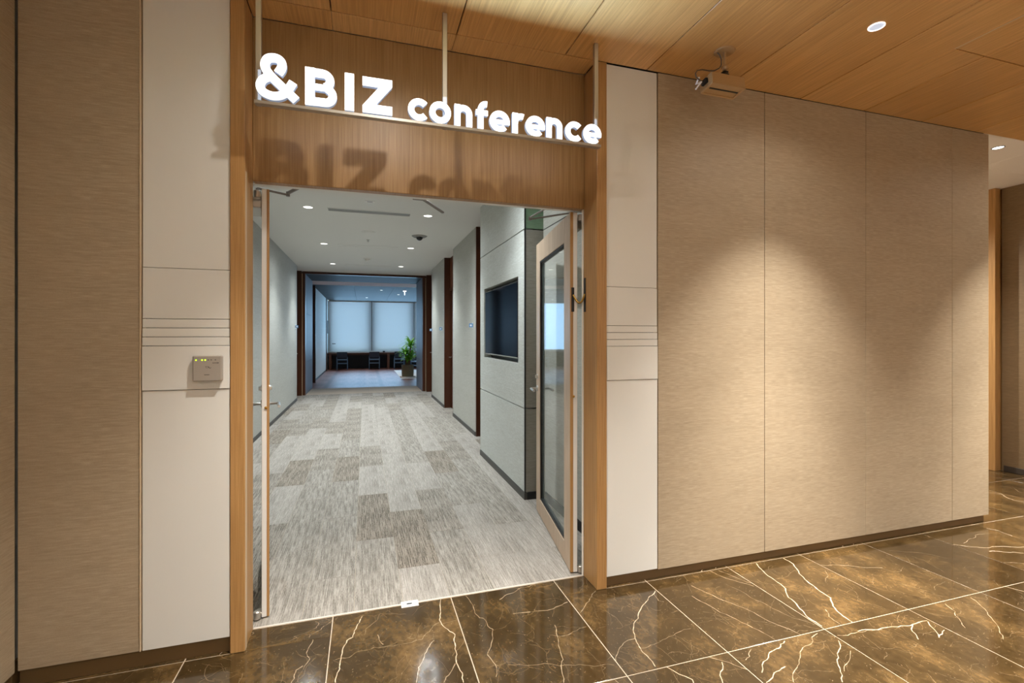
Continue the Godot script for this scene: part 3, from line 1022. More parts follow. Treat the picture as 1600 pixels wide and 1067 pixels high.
func _ceiling_device() -> void:
	var at := Vector3(1.86, CEIL, 0.285)
	var o := thing("ceiling_device", "small oak coloured box device on a short ceiling arm with looped cable", "device", at)
	var st := S()
	lathe(st, [Vector2(0.0, -0.006), Vector2(0.05, -0.006), Vector2(0.055, 0.0)], 30)
	obj("ceiling_plate", st, M.device, o)
	st = S()
	tube(st, [Vector3(0, -0.004, 0), Vector3(0, -0.075, 0)], 0.007, 12)
	obj("arm", st, M.device, o)
	st = S()
	lathe(st, [Vector2(0.0, -0.105), Vector2(0.013, -0.1), Vector2(0.018, -0.088), Vector2(0.013, -0.076), Vector2(0.0, -0.07)], 16)
	tube(st, [Vector3(-0.02, -0.088, 0), Vector3(0.022, -0.088, 0)], 0.006, 10)
	obj("joint", st, M.device, o)
	st = S()
	lathe(st, [Vector2(0.0, -0.142), Vector2(0.024, -0.14), Vector2(0.024, -0.13), Vector2(0.014, -0.128), Vector2(0.014, -0.118), Vector2(0.02, -0.115), Vector2(0.0, -0.1)], 16)
	obj("clamp", st, M.black, o)
	# body, tipped a little; underside with rim and slot
	var xf := Transform3D(Basis(Vector3.RIGHT, deg_to_rad(-8.0)), Vector3(0.002, -0.172, -0.01))
	obj("body", bx(Vector3(-0.108, -0.031, -0.058), Vector3(0.108, 0.031, 0.04), 0.003, xf), M.device, o)
	st = S()
	box(st, Vector3(-0.108, -0.036, 0.026), Vector3(0.108, -0.030, 0.04), 0.001, xf)
	box(st, Vector3(-0.108, -0.036, -0.058), Vector3(0.108, -0.030, -0.047), 0.001, xf)
	box(st, Vector3(-0.108, -0.036, -0.047), Vector3(-0.097, -0.030, 0.026), 0.001, xf)
	box(st, Vector3(0.097, -0.036, -0.047), Vector3(0.108, -0.030, 0.026), 0.001, xf)
	obj("rim", st, M.device, o)
	obj("slot", bx(Vector3(-0.09, -0.0335, -0.010), Vector3(0.094, -0.0305, -0.002), 0.0, xf), M.black, o)
	st = S()
	box(st, Vector3(-0.124, -0.012, -0.03), Vector3(-0.107, 0.014, 0.01), 0.002, xf)
	obj("connector", st, M.black, o)
	st = S()
	tube(st, [Vector3(-0.135, -0.176, -0.02), Vector3(-0.165, -0.19, -0.022), Vector3(-0.150, -0.155, -0.018)], 0.006, 8)
	tube(st, [Vector3(-0.135, -0.176, -0.016), Vector3(-0.155, -0.2, -0.016), Vector3(-0.172, -0.222, -0.016)], 0.004, 8)
	obj("plug", st, M.white_plastic, o)
	st = S()
	var pts := []
	for p in [[-0.148, -0.175], [-0.172, -0.160], [-0.178, -0.140], [-0.165, -0.123], [-0.135, -0.114], [-0.09, -0.113], [-0.055, -0.106], [-0.025, -0.088], [-0.012, -0.07], [-0.010, -0.04], [-0.020, -0.018], [-0.038, -0.004]]:
		pts.append(Vector3(p[0], p[1], -0.012))
	tube(st, pts, 0.0035, 8)
	obj("cable", st, M.cable, o)


func _card_reader() -> void:
	var at := Vector3(-0.655, 1.277, -0.0)
	var o := thing("card_reader", "square grey card reader with green lights on the white boards beside the left jamb", "card reader", at)
	obj("body", bx(Vector3(-0.056, -0.056, -0.001), Vector3(0.056, 0.056, 0.028), 0.004), M.reader, o)
	obj("back_box", bx(Vector3(-0.052, -0.052, -0.0), Vector3(0.052, 0.052, 0.012), 0.002), M.reader, o)
	for x in [-0.042, -0.019, -0.007]:
		var st := S()
		lathe(st, [Vector2(0.003, -0.001), Vector2(0.003, 0.0008), Vector2(0.0, 0.0012)], 10, Transform3D(Basis(Vector3.RIGHT, PI / 2), Vector3(x, 0.037, 0.028)))
		obj("status_light", st, M.led, o)
	for x in [0.005, 0.016, 0.032]:
		obj("status_mark", bx(Vector3(x - 0.0025, 0.036, 0.0278), Vector3(x + 0.0025, 0.039, 0.0284)), M.black, o)
	for x in [0.024, 0.031, 0.038, 0.043]:
		obj("printed_text", bx(Vector3(x - 0.0028, 0.022, 0.0278), Vector3(x + 0.0022, 0.026, 0.0283)), M.print_grey, o)
	obj("printed_line", bx(Vector3(-0.011, -0.029, 0.0278), Vector3(0.009, -0.026, 0.0283)), M.print_grey, o)
	var pr := S()
	stroke(pr, [Vector2(-0.006, 0.009), Vector2(0.004, 0.009), Vector2(0.006, 0.003), Vector2(-0.004, 0.003)], 0.0007, 0.0278, 0.0283, true)
	obj("printed_card", pr, M.print_grey, o)
	pr = S()
	stroke(pr, [Vector2(0.006, 0.008), Vector2(0.010, 0.001), Vector2(0.016, 0.003)], 0.0012, 0.0278, 0.0283)
	obj("printed_hand", pr, M.print_grey, o)


# ------------------------------------------------------------------ passage beyond the right end of the front wall
func _passage() -> void:
	var c := struct("ceiling", bx(Vector3(4.4, CEIL + 0.035, -5.2), Vector3(8.0, CEIL + 0.075, -0.001)), M.shade, "white panelled ceiling of the side passage at the far right")
	for x in [[4.55, 5.4], [5.4, 6.3], [6.3, 7.2]]:
		for z in [[-0.53, -0.002], [-1.4, -0.53], [-2.4, -1.4], [-3.5, -2.4], [-5.0, -3.5]]:
			obj("ceiling_panel", bx(Vector3(x[0] + 0.0015, CEIL + 0.015, z[0] + 0.0015), Vector3(x[1] - 0.0015, CEIL + 0.035, z[1] - 0.0015), 0.001), M.board, c)
	var w := struct("wall_passage_left", bx(Vector3(4.40, 0, -5.2), Vector3(4.53, 3.25, -0.25)), M.plaster, "passage side of the front wall end")
	obj("wall_panel", bx(Vector3(4.53, 0.05, -5.0), Vector3(4.554, CEIL, -0.052), 0.001), M.beige, w)
	struct("wall_passage_end", bx(Vector3(4.4, 0, -5.2), Vector3(8.0, 3.25, -5.0)), M.beige, "end wall of the side passage")
	struct("wall_passage_right", bx(Vector3(6.9, 0, -5.0), Vector3(7.05, 3.25, -1.2)), M.beige, "right wall of the side passage behind the oak post")
	var p := struct("trim_6", bx(Vector3(6.325, 0, -1.05), Vector3(6.40, CEIL + 0.014, -0.885), 0.003), M.oak, "oak door post at the far right, beyond the marble floor")
	obj("inner_post", bx(Vector3(6.40, 0, -1.03), Vector3(6.50, CEIL + 0.014, -0.895), 0.003), M.oak_b, p)
	struct("baseboard_right", bx(Vector3(6.408, 0, -0.86), Vector3(6.42, 0.06, 6.2), 0.002), M.shade, "dark baseboard of the wall at the far right")
	var d := downlight("downlight", "black rimmed downlight in the white passage ceiling at the far right", Vector3(4.99, CEIL + 0.015, -0.17), 0.042, M.lens_cool, "")
	d.get_child(0).material_override = M.black
	spot(d, Vector3(0, -0.03, 0), 60.0, 3.0, WARM, 0.03, 0.9)
	for z in [-2.0, -4.0]:
		var e := downlight("downlight", "downlight in the side passage ceiling, out of view", Vector3(5.6, CEIL + 0.015, z), 0.06, M.lens_cool, "side passage downlights out of view")
		spot(e, Vector3(0, -0.03, 0), 75.0, 7.0, WARM, 0.03, 0.9)


# ------------------------------------------------------------------ corridor
func _corridor() -> void:
	var rng := RandomNumberGenerator.new()
	rng.seed = 21
	# carpet of loose planks, 25 cm by 98 cm, every second row shifted by half
	var fl := struct("floor", bx(Vector3(-1.56, -0.05, -11.64), Vector3(1.9, -0.006, -0.166)), M.base, "grey plank carpet floor of the corridor")
	var meshes := {}
	for i in range(-7, 8):
		var x0 := -0.05 + 0.25 * i
		var x1 := minf(x0 + 0.25, 1.7)
		var shift := 0.0 if absi(i) % 2 == 1 else 0.49
		for k in 12:
			var z1 := -0.575 - 0.98 * (k - 1) + shift
			var z0 := z1 - 0.98
			z1 = minf(z1, -0.178)
			z0 = maxf(z0, -9.99)
			if z1 - z0 < 0.05 or z1 < -9.9:
				continue
			var xa := maxf(x0, -1.408) if z0 > -9.0 else maxf(x0, -1.56)
			var xb := minf(x1, 1.498) if z1 > -3.0 else x1
			var up := rng.randf_range(-0.0004, 0.0006)
			var st := bx(Vector3(xa + 0.0006, -0.006, z0 + 0.0006), Vector3(xb - 0.0006, up, z1 - 0.0006), 0.0012)
			var pick := rng.randf()
			var kind := 0 if pick < 0.38 else 1 if pick < 0.66 else 2 if pick < 0.86 else 3
			obj("carpet_plank", st, M.pile[kind * 4 + rng.randi_range(0, 3)], fl)
	for s in [[-1.345, -0.62], [-0.62, 0.10], [0.10, 0.78], [0.78, 1.42]]:
		obj("carpet_plank", bx(Vector3(s[0] + 0.001, -0.006, -11.4), Vector3(s[1] - 0.001, 0.0, -9.995), 0.001), M.mat_tile, fl)
	struct("ceiling", bx(Vector3(-1.7, CEIL, -10.05), Vector3(1.9, CEIL + 0.1, -0.25)), M.plaster, "white plaster ceiling of the corridor")
	# left wall
	var lw := struct("wall_corridor_left", bx(Vector3(-1.6, 0, -9.0), Vector3(-1.41, CEIL, -0.25)), M.greige, "long pale fabric wall on the left of the corridor")
	struct("baseboard_left", bx(Vector3(-1.41, 0, -9.0), Vector3(-1.402, 0.06, -0.25), 0.001), M.base, "dark baseboard on the left of the corridor")
	_recess("door_3", "dark wood door set deep in the left wall at the corridor's end", -1.41, -9.0, -9.90, -1.0)
	# right wall: near stretch behind the open leaf, the bulge with the screen, then panels between door recesses
	var rn := struct("wall_corridor_right", bx(Vector3(1.5, 0, -1.51), Vector3(1.75, CEIL, -0.25)), M.greige, "pale fabric wall behind the open right door")
	obj("panel_joint", bx(Vector3(1.4985, 2.343, -1.51), Vector3(1.5005, 2.349, -0.25)), M.black, rn)
	struct("baseboard_right", bx(Vector3(1.49, 0, -1.51), Vector3(1.5, 0.075, -0.25), 0.001), M.black, "black baseboard behind the open right door")
	_bulge()
	for p in [[-5.98, -4.2], [-8.77, -7.0]]:
		struct("wall_corridor_right", bx(Vector3(1.505, 0, p[0]), Vector3(1.75, CEIL, p[1]), 0.001), M.greige, "pale fabric wall panel between door recesses, " + ("nearer" if p[1] > -5 else "farther") + " one")
		struct("baseboard_right", bx(Vector3(1.495, 0, p[0]), Vector3(1.505, 0.06, p[1]), 0.001), M.base, "dark baseboard under the " + ("nearer" if p[1] > -5 else "farther") + " wall panel between door recesses")
	_recess("door_4", "dark wood door recess next to the wall with the screen", 1.505, -3.165, -4.2, 1.0)
	_recess("door_5", "dark wood door recess with a glass strip, middle of the corridor's right wall", 1.505, -5.98, -7.0, 1.0, true)
	_recess("door_6", "dark wood door recess last on the corridor's right wall", 1.505, -8.77, -9.83, 1.0)
	for s in [[1.505, 1.57, -4.36, -1.0, "in the corridor beside the near door recess"], [1.505, 1.56, -7.22, -1.0, "in the corridor beside the middle door recess"], [1.505, 1.555, -8.70, -1.0, "at the far end of the corridor's right wall"], [-1.41, 1.615, -8.75, 1.0, "at the far end of the corridor's left wall"]]:
		_room_sign(s)


func _room_sign(s: Array) -> void:
	var o := thing("room_sign", "tiny blue projecting room sign " + s[4], "sign", Vector3(s[0], s[1], s[2]), "")
	var k: float = s[3]
	obj("wall_plate", bx(Vector3(minf(0, k * 0.006), -0.045, -0.03), Vector3(maxf(0, k * 0.006), 0.045, 0.03), 0.001), M.steel, o)
	obj("blade", bx(Vector3(minf(k * 0.005, k * 0.06), -0.028, -0.004), Vector3(maxf(k * 0.005, k * 0.06), 0.028, 0.004), 0.001), M.sign_blue, o)
	var st := S()
	lathe(st, [Vector2(0.014, 0.0), Vector2(0.014, 0.001), Vector2(0.0, 0.001)], 16, Transform3D(Basis(Vector3.RIGHT, PI / 2), Vector3(k * 0.034, 0.0, 0.004)))
	obj("disc", st, M.white_plastic, o)


# a door recess in a corridor wall: x of the wall, near and far z, side; the far jamb faces the viewer
func _recess(called: String, label: String, x: float, zn: float, zf: float, side: float, strip := false) -> void:
	var root := sroot(called, label, Vector3(x, 0, (zn + zf) / 2))
	var d := 0.135 * side
	var xw := x + d
	var lo := func(a: float, b: float, y0: float, y1: float, z0: float, z1: float) -> SurfaceTool:
		return bx(Vector3(minf(a, b), y0, minf(z0, z1)), Vector3(maxf(a, b), y1, maxf(z0, z1)), 0.002)
	wpart(root, "jamb", lo.call(x + 0.002 * side, xw, 0.0, CEIL - 0.001, zf + 0.001, zf + 0.03), M.dark_wood)
	wpart(root, "jamb", lo.call(x + 0.002 * side, xw, 0.0, CEIL - 0.001, zn - 0.03, zn - 0.001), M.dark_wood)
	wpart(root, "transom_panel", lo.call(xw - 0.02 * side, xw + 0.03 * side, 2.35, CEIL - 0.001, zn - 0.03, zf + 0.03), M.red_wood if strip else M.dark_wood)
	wpart(root, "frame_head", lo.call(xw - 0.03 * side, xw + 0.03 * side, 2.30, 2.35, zn - 0.03, zf + 0.03), M.dark_wood)
	if strip:
		wpart(root, "leaf", lo.call(xw, xw + 0.04 * side, 0.005, 2.30, zf + 0.16, zf + 0.03), M.dark_wood)
		wpart(root, "leaf", lo.call(xw, xw + 0.04 * side, 0.005, 2.30, zn - 0.03, zf + 0.3), M.dark_wood)
		wpart(root, "glass_strip", lo.call(xw + 0.01 * side, xw + 0.03 * side, 0.005, 2.30, zf + 0.16, zf + 0.3), M.white_plastic)
	else:
		wpart(root, "leaf", lo.call(xw, xw + 0.04 * side, 0.005, 2.30, zn - 0.03, zf + 0.03), M.dark_wood)
	var hs := S()
	var zh := zf + 0.12
	tube(hs, [Vector3(xw, 1.0, zh), Vector3(xw - 0.05 * side, 1.0, zh), Vector3(xw - 0.05 * side, 1.0, zh + 0.11)], 0.009, 10)
	wpart(root, "lever_handle", hs, M.steel)


# wall that stands forward, with panels, joints, a niche and a screen in it
func _bulge() -> void:
	var x := 1.328
	var zn := -1.51
	var zf := -3.165
	var core := struct("wall_screen", bx(Vector3(x + 0.09, 0, zf + 0.001), Vector3(1.75, CEIL, zn - 0.013)), M.black, "pale panelled wall standing forward with a recessed screen")
	var ys := [[0.065, 0.783], [0.793, 2.341], [2.351, CEIL - 0.001]]
	for k in 3:
		var y0: float = ys[k][0]
		var y1: float = ys[k][1]
		if k == 1:
			var st := S()
			box(st, Vector3(x, y0, zf), Vector3(x + 0.09, 1.173, zn - 0.012))
			box(st, Vector3(x, 1.957, zf), Vector3(x + 0.09, y1, zn - 0.012))
			box(st, Vector3(x, 1.173, zf), Vector3(x + 0.09, 1.957, -2.977))
			box(st, Vector3(x, 1.173, -1.694), Vector3(x + 0.09, 1.957, zn - 0.012))
			obj("wall_panel", st, M.pale_panel, core)
		else:
			obj("wall_panel", bx(Vector3(x, y0, zf), Vector3(x + 0.09, y1, zn - 0.012), 0.001), M.pale_panel, core)
		obj("end_panel", bx(Vector3(x + 0.008, y0, zn - 0.012), Vector3(1.4995, y1, zn), 0.001), M.end_grey if k < 2 else M.end_green, core)
	obj("corner_strip", bx(Vector3(x - 0.001, 0.0, zn - 0.012), Vector3(x + 0.010, CEIL - 0.001, zn + 0.001)), M.black, core)
	obj("niche_back", bx(Vector3(x + 0.086, 1.173, -2.977), Vector3(x + 0.09, 1.957, -1.694)), M.base, core)
	var b := struct("baseboard_right", bx(Vector3(x - 0.006, 0, zf), Vector3(x + 0.02, 0.06, zn + 0.006), 0.001), M.base, "dark baseboard under the wall with the screen")
	obj("end_piece", bx(Vector3(x + 0.02, 0, zn), Vector3(1.4895, 0.062, zn + 0.008), 0.001), M.black, b)
	var tv := thing("wall_screen_display", "black flat screen set in the niche of the corridor wall", "television", Vector3(x + 0.086, 1.565, -2.34))
	wpart(tv, "casing", bx(Vector3(x + 0.009, 1.212, -2.958), Vector3(x + 0.05, 1.918, -1.732), 0.003), M.black)
	wpart(tv, "screen", bx(Vector3(x + 0.0075, 1.224, -2.95), Vector3(x + 0.01, 1.91, -1.745)), M.screen)
	wpart(tv, "bottom_trim", bx(Vector3(x + 0.0065, 1.213, -2.956), Vector3(x + 0.01, 1.222, -1.734), 0.001), M.satin)
	wpart(tv, "wall_mount", bx(Vector3(x + 0.05, 1.35, -2.6), Vector3(x + 0.086, 1.75, -2.1), 0.003), M.base)


func _corridor_ceiling_fittings() -> void:
	var n := 0
	for z in [-1.39, -3.76, -6.13, -8.46]:
		for x in [-0.64, 0.78]:
			var o := downlight("downlight", "bright round downlight in the corridor ceiling, %s pair, %s side" % [["hidden", "nearest", "middle", "farthest"][n / 2], "left" if n % 2 == 0 else "right"], Vector3(x, CEIL, z), 0.06, M.lens_cool, "corridor downlights")
			spot(o, Vector3(0, -0.02, 0), 52.0, 3.7 if z < -2.0 else 2.0, COOL, 0.03, 1.0)
			spot(o, Vector3(0, -0.02, 0), 82.0, 0.75, COOL, 0.03, 0.9)
			n += 1
	n = 0
	for z in [-3.79, -6.19, -8.56]:
		var o := thing("slot_diffuser", "long thin air slot across the corridor ceiling, %s one" % ["nearest", "middle", "farthest"][n], "air vent", Vector3(0.07, CEIL, z), "corridor air slots")
		var st := S()
		box(st, Vector3(-0.495, -0.004, -0.075), Vector3(0.495, 0.0, -0.065), 0.001)
		box(st, Vector3(-0.495, -0.004, 0.065), Vector3(0.495, 0.0, 0.075), 0.001)
		box(st, Vector3(-0.495, -0.004, -0.065), Vector3(-0.487, 0.0, 0.065), 0.001)
		box(st, Vector3(0.487, -0.004, -0.065), Vector3(0.495, 0.0, 0.065), 0.001)
		obj("frame", st, M.plaster, o)
		obj("slot", bx(Vector3(-0.487, -0.0015, -0.065), Vector3(0.487, 0.0, 0.065)), M.slot if n == 0 else M.plaster, o)
		n += 1
	var sm := thing("ceiling_plate", "small flat plate on the corridor ceiling nearest the doors", "detector", Vector3(0.063, CEIL, -3.29))
	obj("plate", bx(Vector3(-0.055, -0.006, -0.035), Vector3(0.055, 0, 0.035), 0.002), M.white_metal, sm)
	obj("gap", bx(Vector3(-0.03, -0.0065, -0.008), Vector3(0.03, -0.0055, 0.008)), M.base, sm)
	var sp := thing("smoke_detector", "flat round smoke detector in the middle of the corridor ceiling", "detector", Vector3(0.063, CEIL, -4.97))
	var st2 := S()
	lathe(st2, [Vector2(0.0, -0.022), Vector2(0.06, -0.02), Vector2(0.095, -0.006), Vector2(0.1, 0.0)], 28)
	obj("body", st2, M.plaster, sp)
	var h := thing("sprinkler_head", "tiny sprinkler head behind the flat round detector", "sprinkler", Vector3(0.06, CEIL, -5.58))
	st2 = S()
	lathe(st2, [Vector2(0.0, -0.035), Vector2(0.02, -0.034), Vector2(0.02, -0.03), Vector2(0.006, -0.028), Vector2(0.008, -0.006), Vector2(0.03, -0.003), Vector2(0.03, 0.0)], 16)
	obj("body", st2, M.satin, h)
	var s2 := thing("smoke_detector", "domed smoke detector nearest the far opening on the corridor ceiling", "detector", Vector3(0.06, CEIL, -7.54))
	st2 = S()
	lathe(st2, [Vector2(0.0, -0.05), Vector2(0.03, -0.048), Vector2(0.045, -0.03), Vector2(0.05, -0.012), Vector2(0.075, -0.008), Vector2(0.08, 0.0)], 24)
	obj("body", st2, M.plaster, s2)
	var dm := thing("dome_camera", "dome camera with dark eye at the right of the corridor ceiling", "camera", Vector3(0.814, CEIL, -5.05))
	st2 = S()
	lathe(st2, [Vector2(0.045, -0.022), Vector2(0.09, -0.02), Vector2(0.115, -0.006), Vector2(0.12, 0.0)], 28)
	obj("ring", st2, M.slot, dm)
	st2 = S()
	var prof := []
	for i in 9:
		var a := deg_to_rad(10.0 * i)
		prof.append(Vector2(0.05 * sin(a), -0.02 - 0.05 * cos(a)))
	lathe(st2, prof, 24)
	obj("dome", st2, mat(c8(24, 24, 26), 0.1), dm)


# ------------------------------------------------------------------ dark framed opening at the corridor's end
func _portal() -> void:
	var z := -10.0
	var p := struct("trim_7", bx(Vector3(-1.41, 2.90, z - 0.05), Vector3(1.505, CEIL - 0.001, z + 0.05), 0.002), M.dark_wood, "dark wood frame of the opening at the corridor's end")
	obj("frame_post", bx(Vector3(-1.404, 0, z - 0.05), Vector3(-1.342, 2.90, z + 0.05), 0.002), M.dark_wood, p)
	obj("frame_post", bx(Vector3(1.427, 0, z - 0.05), Vector3(1.499, 2.90, z + 0.05), 0.002), M.dark_wood, p)
	obj("metal_line", bx(Vector3(-1.412, 0, z + 0.02), Vector3(-1.404, 2.90, z + 0.08)), M.bead, p)
	obj("metal_line", bx(Vector3(1.499, 0, z + 0.02), Vector3(1.506, 2.90, z + 0.08)), M.bead, p)
	var ys := [[0.0, 0.79], [0.794, 1.95], [1.954, 2.9]]
	var l := struct("wall_opening_left", bx(Vector3(-1.65, 0, -11.64), Vector3(-1.36, CEIL + 0.1, z - 0.05)), M.base, "panelled left cheek of the deep opening")
	var r := struct("wall_opening_right", bx(Vector3(1.44, 0, -11.4), Vector3(1.9, CEIL + 0.1, z - 0.05)), M.base, "panelled right cheek of the deep opening")
	for y in ys:
		obj("wall_panel", bx(Vector3(-1.36, y[0], -11.64), Vector3(-1.342, y[1], z - 0.05), 0.001), M.cheek, l)
		obj("wall_panel", bx(Vector3(1.42, y[0], -11.4), Vector3(1.44, y[1], z - 0.05), 0.001), M.cheek, r)
	var so := struct("ceiling", bx(Vector3(-1.36, 2.90, -11.5), Vector3(1.44, CEIL + 0.1, z - 0.05)), M.board, "soffit of the deep opening at the corridor's end")
	so.material_override = M.lounge_ceiling


# ------------------------------------------------------------------ lounge with the blinds
func _lounge() -> void:
	struct("floor", bx(Vector3(-1.6, -0.05, -19.9), Vector3(6.0, 0.0, -11.401)), M.lounge_floor, "dark wood floor of the lounge")
	var c := struct("ceiling", bx(Vector3(-1.6, CEIL + 0.02, -19.9), Vector3(6.0, CEIL + 0.1, -11.4)), M.shade, "panelled ceiling of the lounge")
	obj("ceiling_panel", bx(Vector3(-1.47, 2.90, -12.5), Vector3(6.0, CEIL + 0.02, -11.501)), M.pink_board, c)
	var xs := [-1.47, -0.3, 0.9, 2.1, 3.3, 4.5, 6.0]
	for i in 6:
		for q in [[-14.3, -12.51], [-16.8, -14.3], [-19.4, -16.8]]:
			obj("ceiling_panel", bx(Vector3(xs[i] + 0.003, 2.93, q[0] + 0.003), Vector3(xs[i + 1] - 0.003, CEIL + 0.02, q[1] - 0.003), 0.002), M.lounge_ceiling, c)
	struct("wall_lounge_right", bx(Vector3(6.0, 0, -19.9), Vector3(6.2, 3.2, -11.4)), M.plaster, "right wall of the lounge")
	struct("wall_lounge_front", bx(Vector3(1.9, 0, -11.6), Vector3(6.0, 3.2, -11.4)), M.plaster, "near wall of the lounge right of the opening")
	var lw := struct("wall_lounge_left", bx(Vector3(-1.7, 0, -18.2), Vector3(-1.47, 2.93, -13.15)), M.pale, "long pale wall on the left of the lounge")
	obj("baseboard", bx(Vector3(-1.47, 0, -18.2), Vector3(-1.462, 0.06, -13.15)), M.base, lw)
	struct("wall_lounge_left", bx(Vector3(-1.7, 0, -19.9), Vector3(-1.47, 2.93, -18.45)), M.pale, "pale wall beside the window in the lounge")
	struct("wall_lounge_recess", bx(Vector3(-1.9, 0, -19.9), Vector3(-1.72, 2.93, -11.64)), M.dark_wood, "dark door recess on the left of the lounge")
	struct("trim_8", bx(Vector3(-1.7, 0, -13.149), Vector3(-1.40, 2.93, -13.10), 0.002), M.dark_wood, "dark wood post on the left where the lounge begins")
	struct("trim_9", bx(Vector3(-1.62, 0, -18.44), Vector3(-1.44, 2.93, -18.21), 0.002), M.dark_wood, "dark wood post on the left near the lounge window")
	# window wall
	var zw := -19.72
	struct("wall_window", bx(Vector3(-1.6, 0, -19.9), Vector3(6.0, 0.74, zw)), M.plaster, "low wall under the lounge window")
	var win := struct("window_1", bx(Vector3(-1.47, 0.74, zw - 0.12), Vector3(6.0, 0.78, zw), 0.002), M.satin, "wide lounge window behind blinds")
	obj("frame", bx(Vector3(-1.47, 2.93, zw - 0.12), Vector3(6.0, 3.25, zw)), M.satin, win)
	var mx := [-1.47, 0.32, 2.16, 4.0, 6.0]
	for x in mx:
		obj("mullion", bx(Vector3(x - 0.13, 0.78, zw - 0.14), Vector3(x + 0.13, 2.93, zw), 0.004), M.base, win)
	for i in 4:
		obj("pane", bx(Vector3(mx[i] + 0.1, 0.78, zw - 0.1), Vector3(mx[i + 1] - 0.1, 2.93, zw - 0.09)), M.glass, win)
	for i in 4:
		var b := thing("window_blind", "closed pale slatted blind on the lounge window, %s" % ["first from the left", "second from the left", "third from the left, half hidden", "at the far right, hidden"][i], "blind", Vector3((mx[i] + mx[i + 1]) / 2, 2.93, zw + 0.1), "lounge window blinds")
		var w: float = (mx[i + 1] - mx[i]) / 2 - 0.012
		obj("head_rail", bx(Vector3(-w, -0.04, -0.02), Vector3(w, 0.0, 0.025), 0.003), M.white_metal, b)
		var st := S()
		for k in 34:
			var y := -0.07 - 0.0635 * k
			box(st, Vector3(-w, -0.043, -0.0008), Vector3(w, 0.043, 0.0008), 0.0, Transform3D(Basis(Vector3.RIGHT, deg_to_rad(14.0)), Vector3(0, y, 0)))
		var sl := obj("slats", st, M.blind, b)
		sl.set_meta("kind", "stuff")
		obj("bottom_rail", bx(Vector3(-w, -2.215, -0.012), Vector3(w, -2.195, 0.012), 0.003), M.white_metal, b)
	var hd := thing("notice_strip", "small dark strip at the left on the lounge blind", "notice", Vector3(-1.25, 1.075, zw + 0.14))
	obj("bar", bx(Vector3(-0.07, -0.014, -0.02), Vector3(0.07, 0.014, 0.012), 0.004), M.frame_dark, hd)
	# counter along the window
	var ct := thing("window_counter", "long dark wood counter along the lounge window", "counter", Vector3(2.2, 0, -19.2))
	wpart(ct, "top", bx(Vector3(-1.46, 0.665, -19.6), Vector3(5.9, 0.705, -18.9), 0.003), M.red_wood)
	wpart(ct, "apron", bx(Vector3(-1.46, 0.60, -18.98), Vector3(5.9, 0.665, -18.95), 0.002), M.dark_wood)
	wpart(ct, "back_panel", bx(Vector3(-1.46, 0.0, -19.55), Vector3(5.9, 0.665, -19.5)), M.black)
	for x in [-1.36, 1.0, 3.3, 5.6]:
		wpart(ct, "divider", bx(Vector3(x - 0.05, 0.0, -19.5), Vector3(x + 0.05, 0.665, -18.92), 0.003), M.red_wood)
	var ds := thing("desk_socket", "small dark socket standing on the lounge counter", "socket", Vector3(0.82, 0.705, -19.1))
	obj("body", bx(Vector3(-0.05, 0, -0.03), Vector3(0.05, 0.06, 0.03), 0.004), M.frame_dark, ds)
	# chairs
	var first := _chair("dark low backed chair at the counter by the lounge's left wall")
	first.position = Vector3(-0.87, 0, -18.72)
	var spots := [[0.41, -18.72, 180.0, "dark low backed chair at the middle of the lounge counter"], [1.44, -18.72, 180.0, "dark low backed chair at the counter, half hidden by the plant"], [2.0, -16.3, 118.0, "dark chair on the pale rug behind the potted plant"]]
	for s in spots:
		var d := first.duplicate()
		d.name = numbered("chair", self)
		add_child(d, true)
		d.position = Vector3(s[0], 0.0065 if s[1] > -17 else 0.0, s[1])
		d.rotation_degrees.y = s[2] - 180.0
		tag(d, s[3], "chair", "")
	var rg := obj("rug", bx(Vector3(1.17, 0, -17.8), Vector3(4.6, 0.006, -13.7), 0.002), M.rug)
	tag(rg, "pale rug under the potted plant in the lounge", "rug")
	_plant()
	var pic := thing("wall_picture", "narrow dark framed picture on the lounge's left wall by the window", "picture", Vector3(-1.47, 1.78, -19.05))
	obj("frame", bx(Vector3(0, -0.27, -0.3), Vector3(0.03, 0.27, 0.3), 0.003), M.frame_dark, pic)
	obj("print", bx(Vector3(0.03, -0.25, -0.28), Vector3(0.0315, 0.25, 0.28)), M.base, pic)
	for q in [[0.55, -14.0, "nearest the opening"], [1.2, -15.6, "second from the opening"], [0.1, -17.4, "nearest the blinds"]]:
		var ld := downlight("downlight", "small downlight in the lounge ceiling, %s" % q[2], Vector3(q[0], 2.93, q[1]), 0.05, M.lens_cool, "lounge downlights")
		spot(ld, Vector3(0, -0.02, 0), 60.0, 2.0, COOL, 0.03, 1.0)
	# track light seen as a small white T
	var tr := thing("track_light", "small white T shaped ceiling light in the lounge", "ceiling light", Vector3(1.30, 2.93, -14.0))
	obj("bar", bx(Vector3(-0.055, -0.03, -0.02), Vector3(0.055, 0.0, 0.02), 0.003), M.lens_rim, tr)
	obj("stem", bx(Vector3(-0.014, -0.15, -0.014), Vector3(0.014, -0.03, 0.014), 0.003), M.lens_rim, tr)


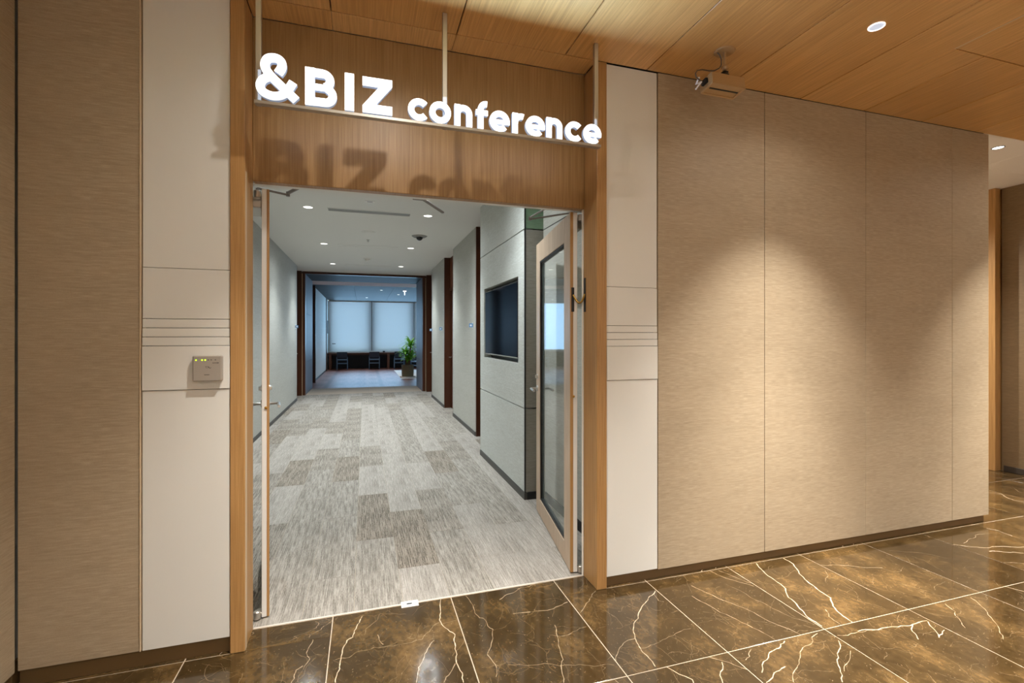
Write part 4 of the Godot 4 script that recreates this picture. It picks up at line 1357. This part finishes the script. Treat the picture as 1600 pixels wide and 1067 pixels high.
func _chair(label: String) -> Node3D:
	# seen from behind: the back is at +z
	var o := thing("chair", label, "chair", Vector3.ZERO)
	obj("seat", bx(Vector3(-0.21, 0.40, -0.22), Vector3(0.21, 0.44, 0.2), 0.012), M.chair, o)
	var st := S()
	box(st, Vector3(-0.205, 0.0, -0.012), Vector3(0.205, 0.25, 0.012), 0.008, Transform3D(Basis(Vector3.RIGHT, deg_to_rad(8.0)), Vector3(0, 0.50, 0.205)))
	obj("backrest", st, M.chair, o)
	for sx in [-1.0, 1.0]:
		st = S()
		box(st, Vector3(sx * 0.205 - 0.013, 0.0, 0.18), Vector3(sx * 0.205 + 0.013, 0.55, 0.21), 0.004)
		obj("leg", st, M.chair_metal, o)
		st = S()
		box(st, Vector3(sx * 0.205 - 0.013, 0.0, -0.2), Vector3(sx * 0.205 + 0.013, 0.40, -0.172), 0.004)
		obj("leg", st, M.chair_metal, o)
	obj("stretcher", bx(Vector3(-0.195, 0.255, 0.183), Vector3(0.195, 0.295, 0.203), 0.003), M.chair_metal, o)
	obj("seat_rail", bx(Vector3(-0.195, 0.40, 0.2), Vector3(0.195, 0.445, 0.215), 0.003), M.chair_metal, o)
	return o


func _plant() -> void:
	var o := thing("potted_plant", "potted dracaena with arching green leaves in a tan pot", "plant", Vector3(1.425, 0.006, -14.3))
	var st := S()
	lathe(st, [Vector2(0.0, 0.0), Vector2(0.25, 0.0), Vector2(0.27, 0.035), Vector2(0.26, 0.035), Vector2(0.24, 0.012), Vector2(0.0, 0.012)], 32)
	obj("saucer", st, M.rug, o)
	st = S()
	lathe(st, [Vector2(0.0, 0.012), Vector2(0.18, 0.012), Vector2(0.198, 0.04), Vector2(0.205, 0.2), Vector2(0.205, 0.4), Vector2(0.198, 0.425), Vector2(0.18, 0.425), Vector2(0.18, 0.36)], 32)
	obj("pot", st, M.pot, o)
	st = S()
	lathe(st, [Vector2(0.182, 0.39), Vector2(0.1, 0.41), Vector2(0.0, 0.415)], 24)
	obj("soil", st, M.soil, o)
	var rng := RandomNumberGenerator.new()
	rng.seed = 8
	var lf := S()
	var heads := [[Vector3(-0.05, 0.41, 0.0), Vector3(-0.08, 0.82, 0.02), 0.30], [Vector3(0.03, 0.41, 0.02), Vector3(0.09, 1.06, 0.03), 0.36], [Vector3(0.0, 0.41, -0.04), Vector3(0.12, 0.72, -0.05), 0.28], [Vector3(0.02, 0.41, 0.05), Vector3(-0.02, 0.62, 0.1), 0.22]]
	for hd in heads:
		st = S()
		tube(st, [hd[0], hd[0].lerp(hd[1], 0.5) + Vector3(0.012, 0, 0), hd[1]], 0.03, 10, 0.02)
		obj("trunk", st, M.bark, o)
		for k in 44:
			var az := rng.randf() * TAU
			var rise := rng.randf_range(0.1, 1.25)
			var ln: float = hd[2] * rng.randf_range(0.9, 1.5)
			var d := Vector3(cos(az) * cos(rise), sin(rise), sin(az) * cos(rise))
			var sidev := d.cross(Vector3.UP).normalized()
			var base: Vector3 = hd[1] + Vector3(0, rng.randf_range(-0.1, 0.03), 0)
			var prev_l := base
			var prev_r := base
			var p := base
			for j in range(1, 7):
				var t := j / 6.0
				var dd := (d + Vector3.DOWN * t * t * 1.1).normalized()
				p = p + dd * ln / 6.0
				var wd := 0.032 * sin(PI * clampf(0.15 + 0.85 * t, 0, 1)) + 0.001
				var l := p + sidev * wd
				var r := p - sidev * wd
				var up := sidev.cross(dd)
				face(lf, [prev_l, l, r, prev_r] if j > 1 else [base, l, r], up)
				prev_l = l
				prev_r = r
	var fo := obj("foliage", lf, M.leaf, o)
	fo.set_meta("kind", "stuff")
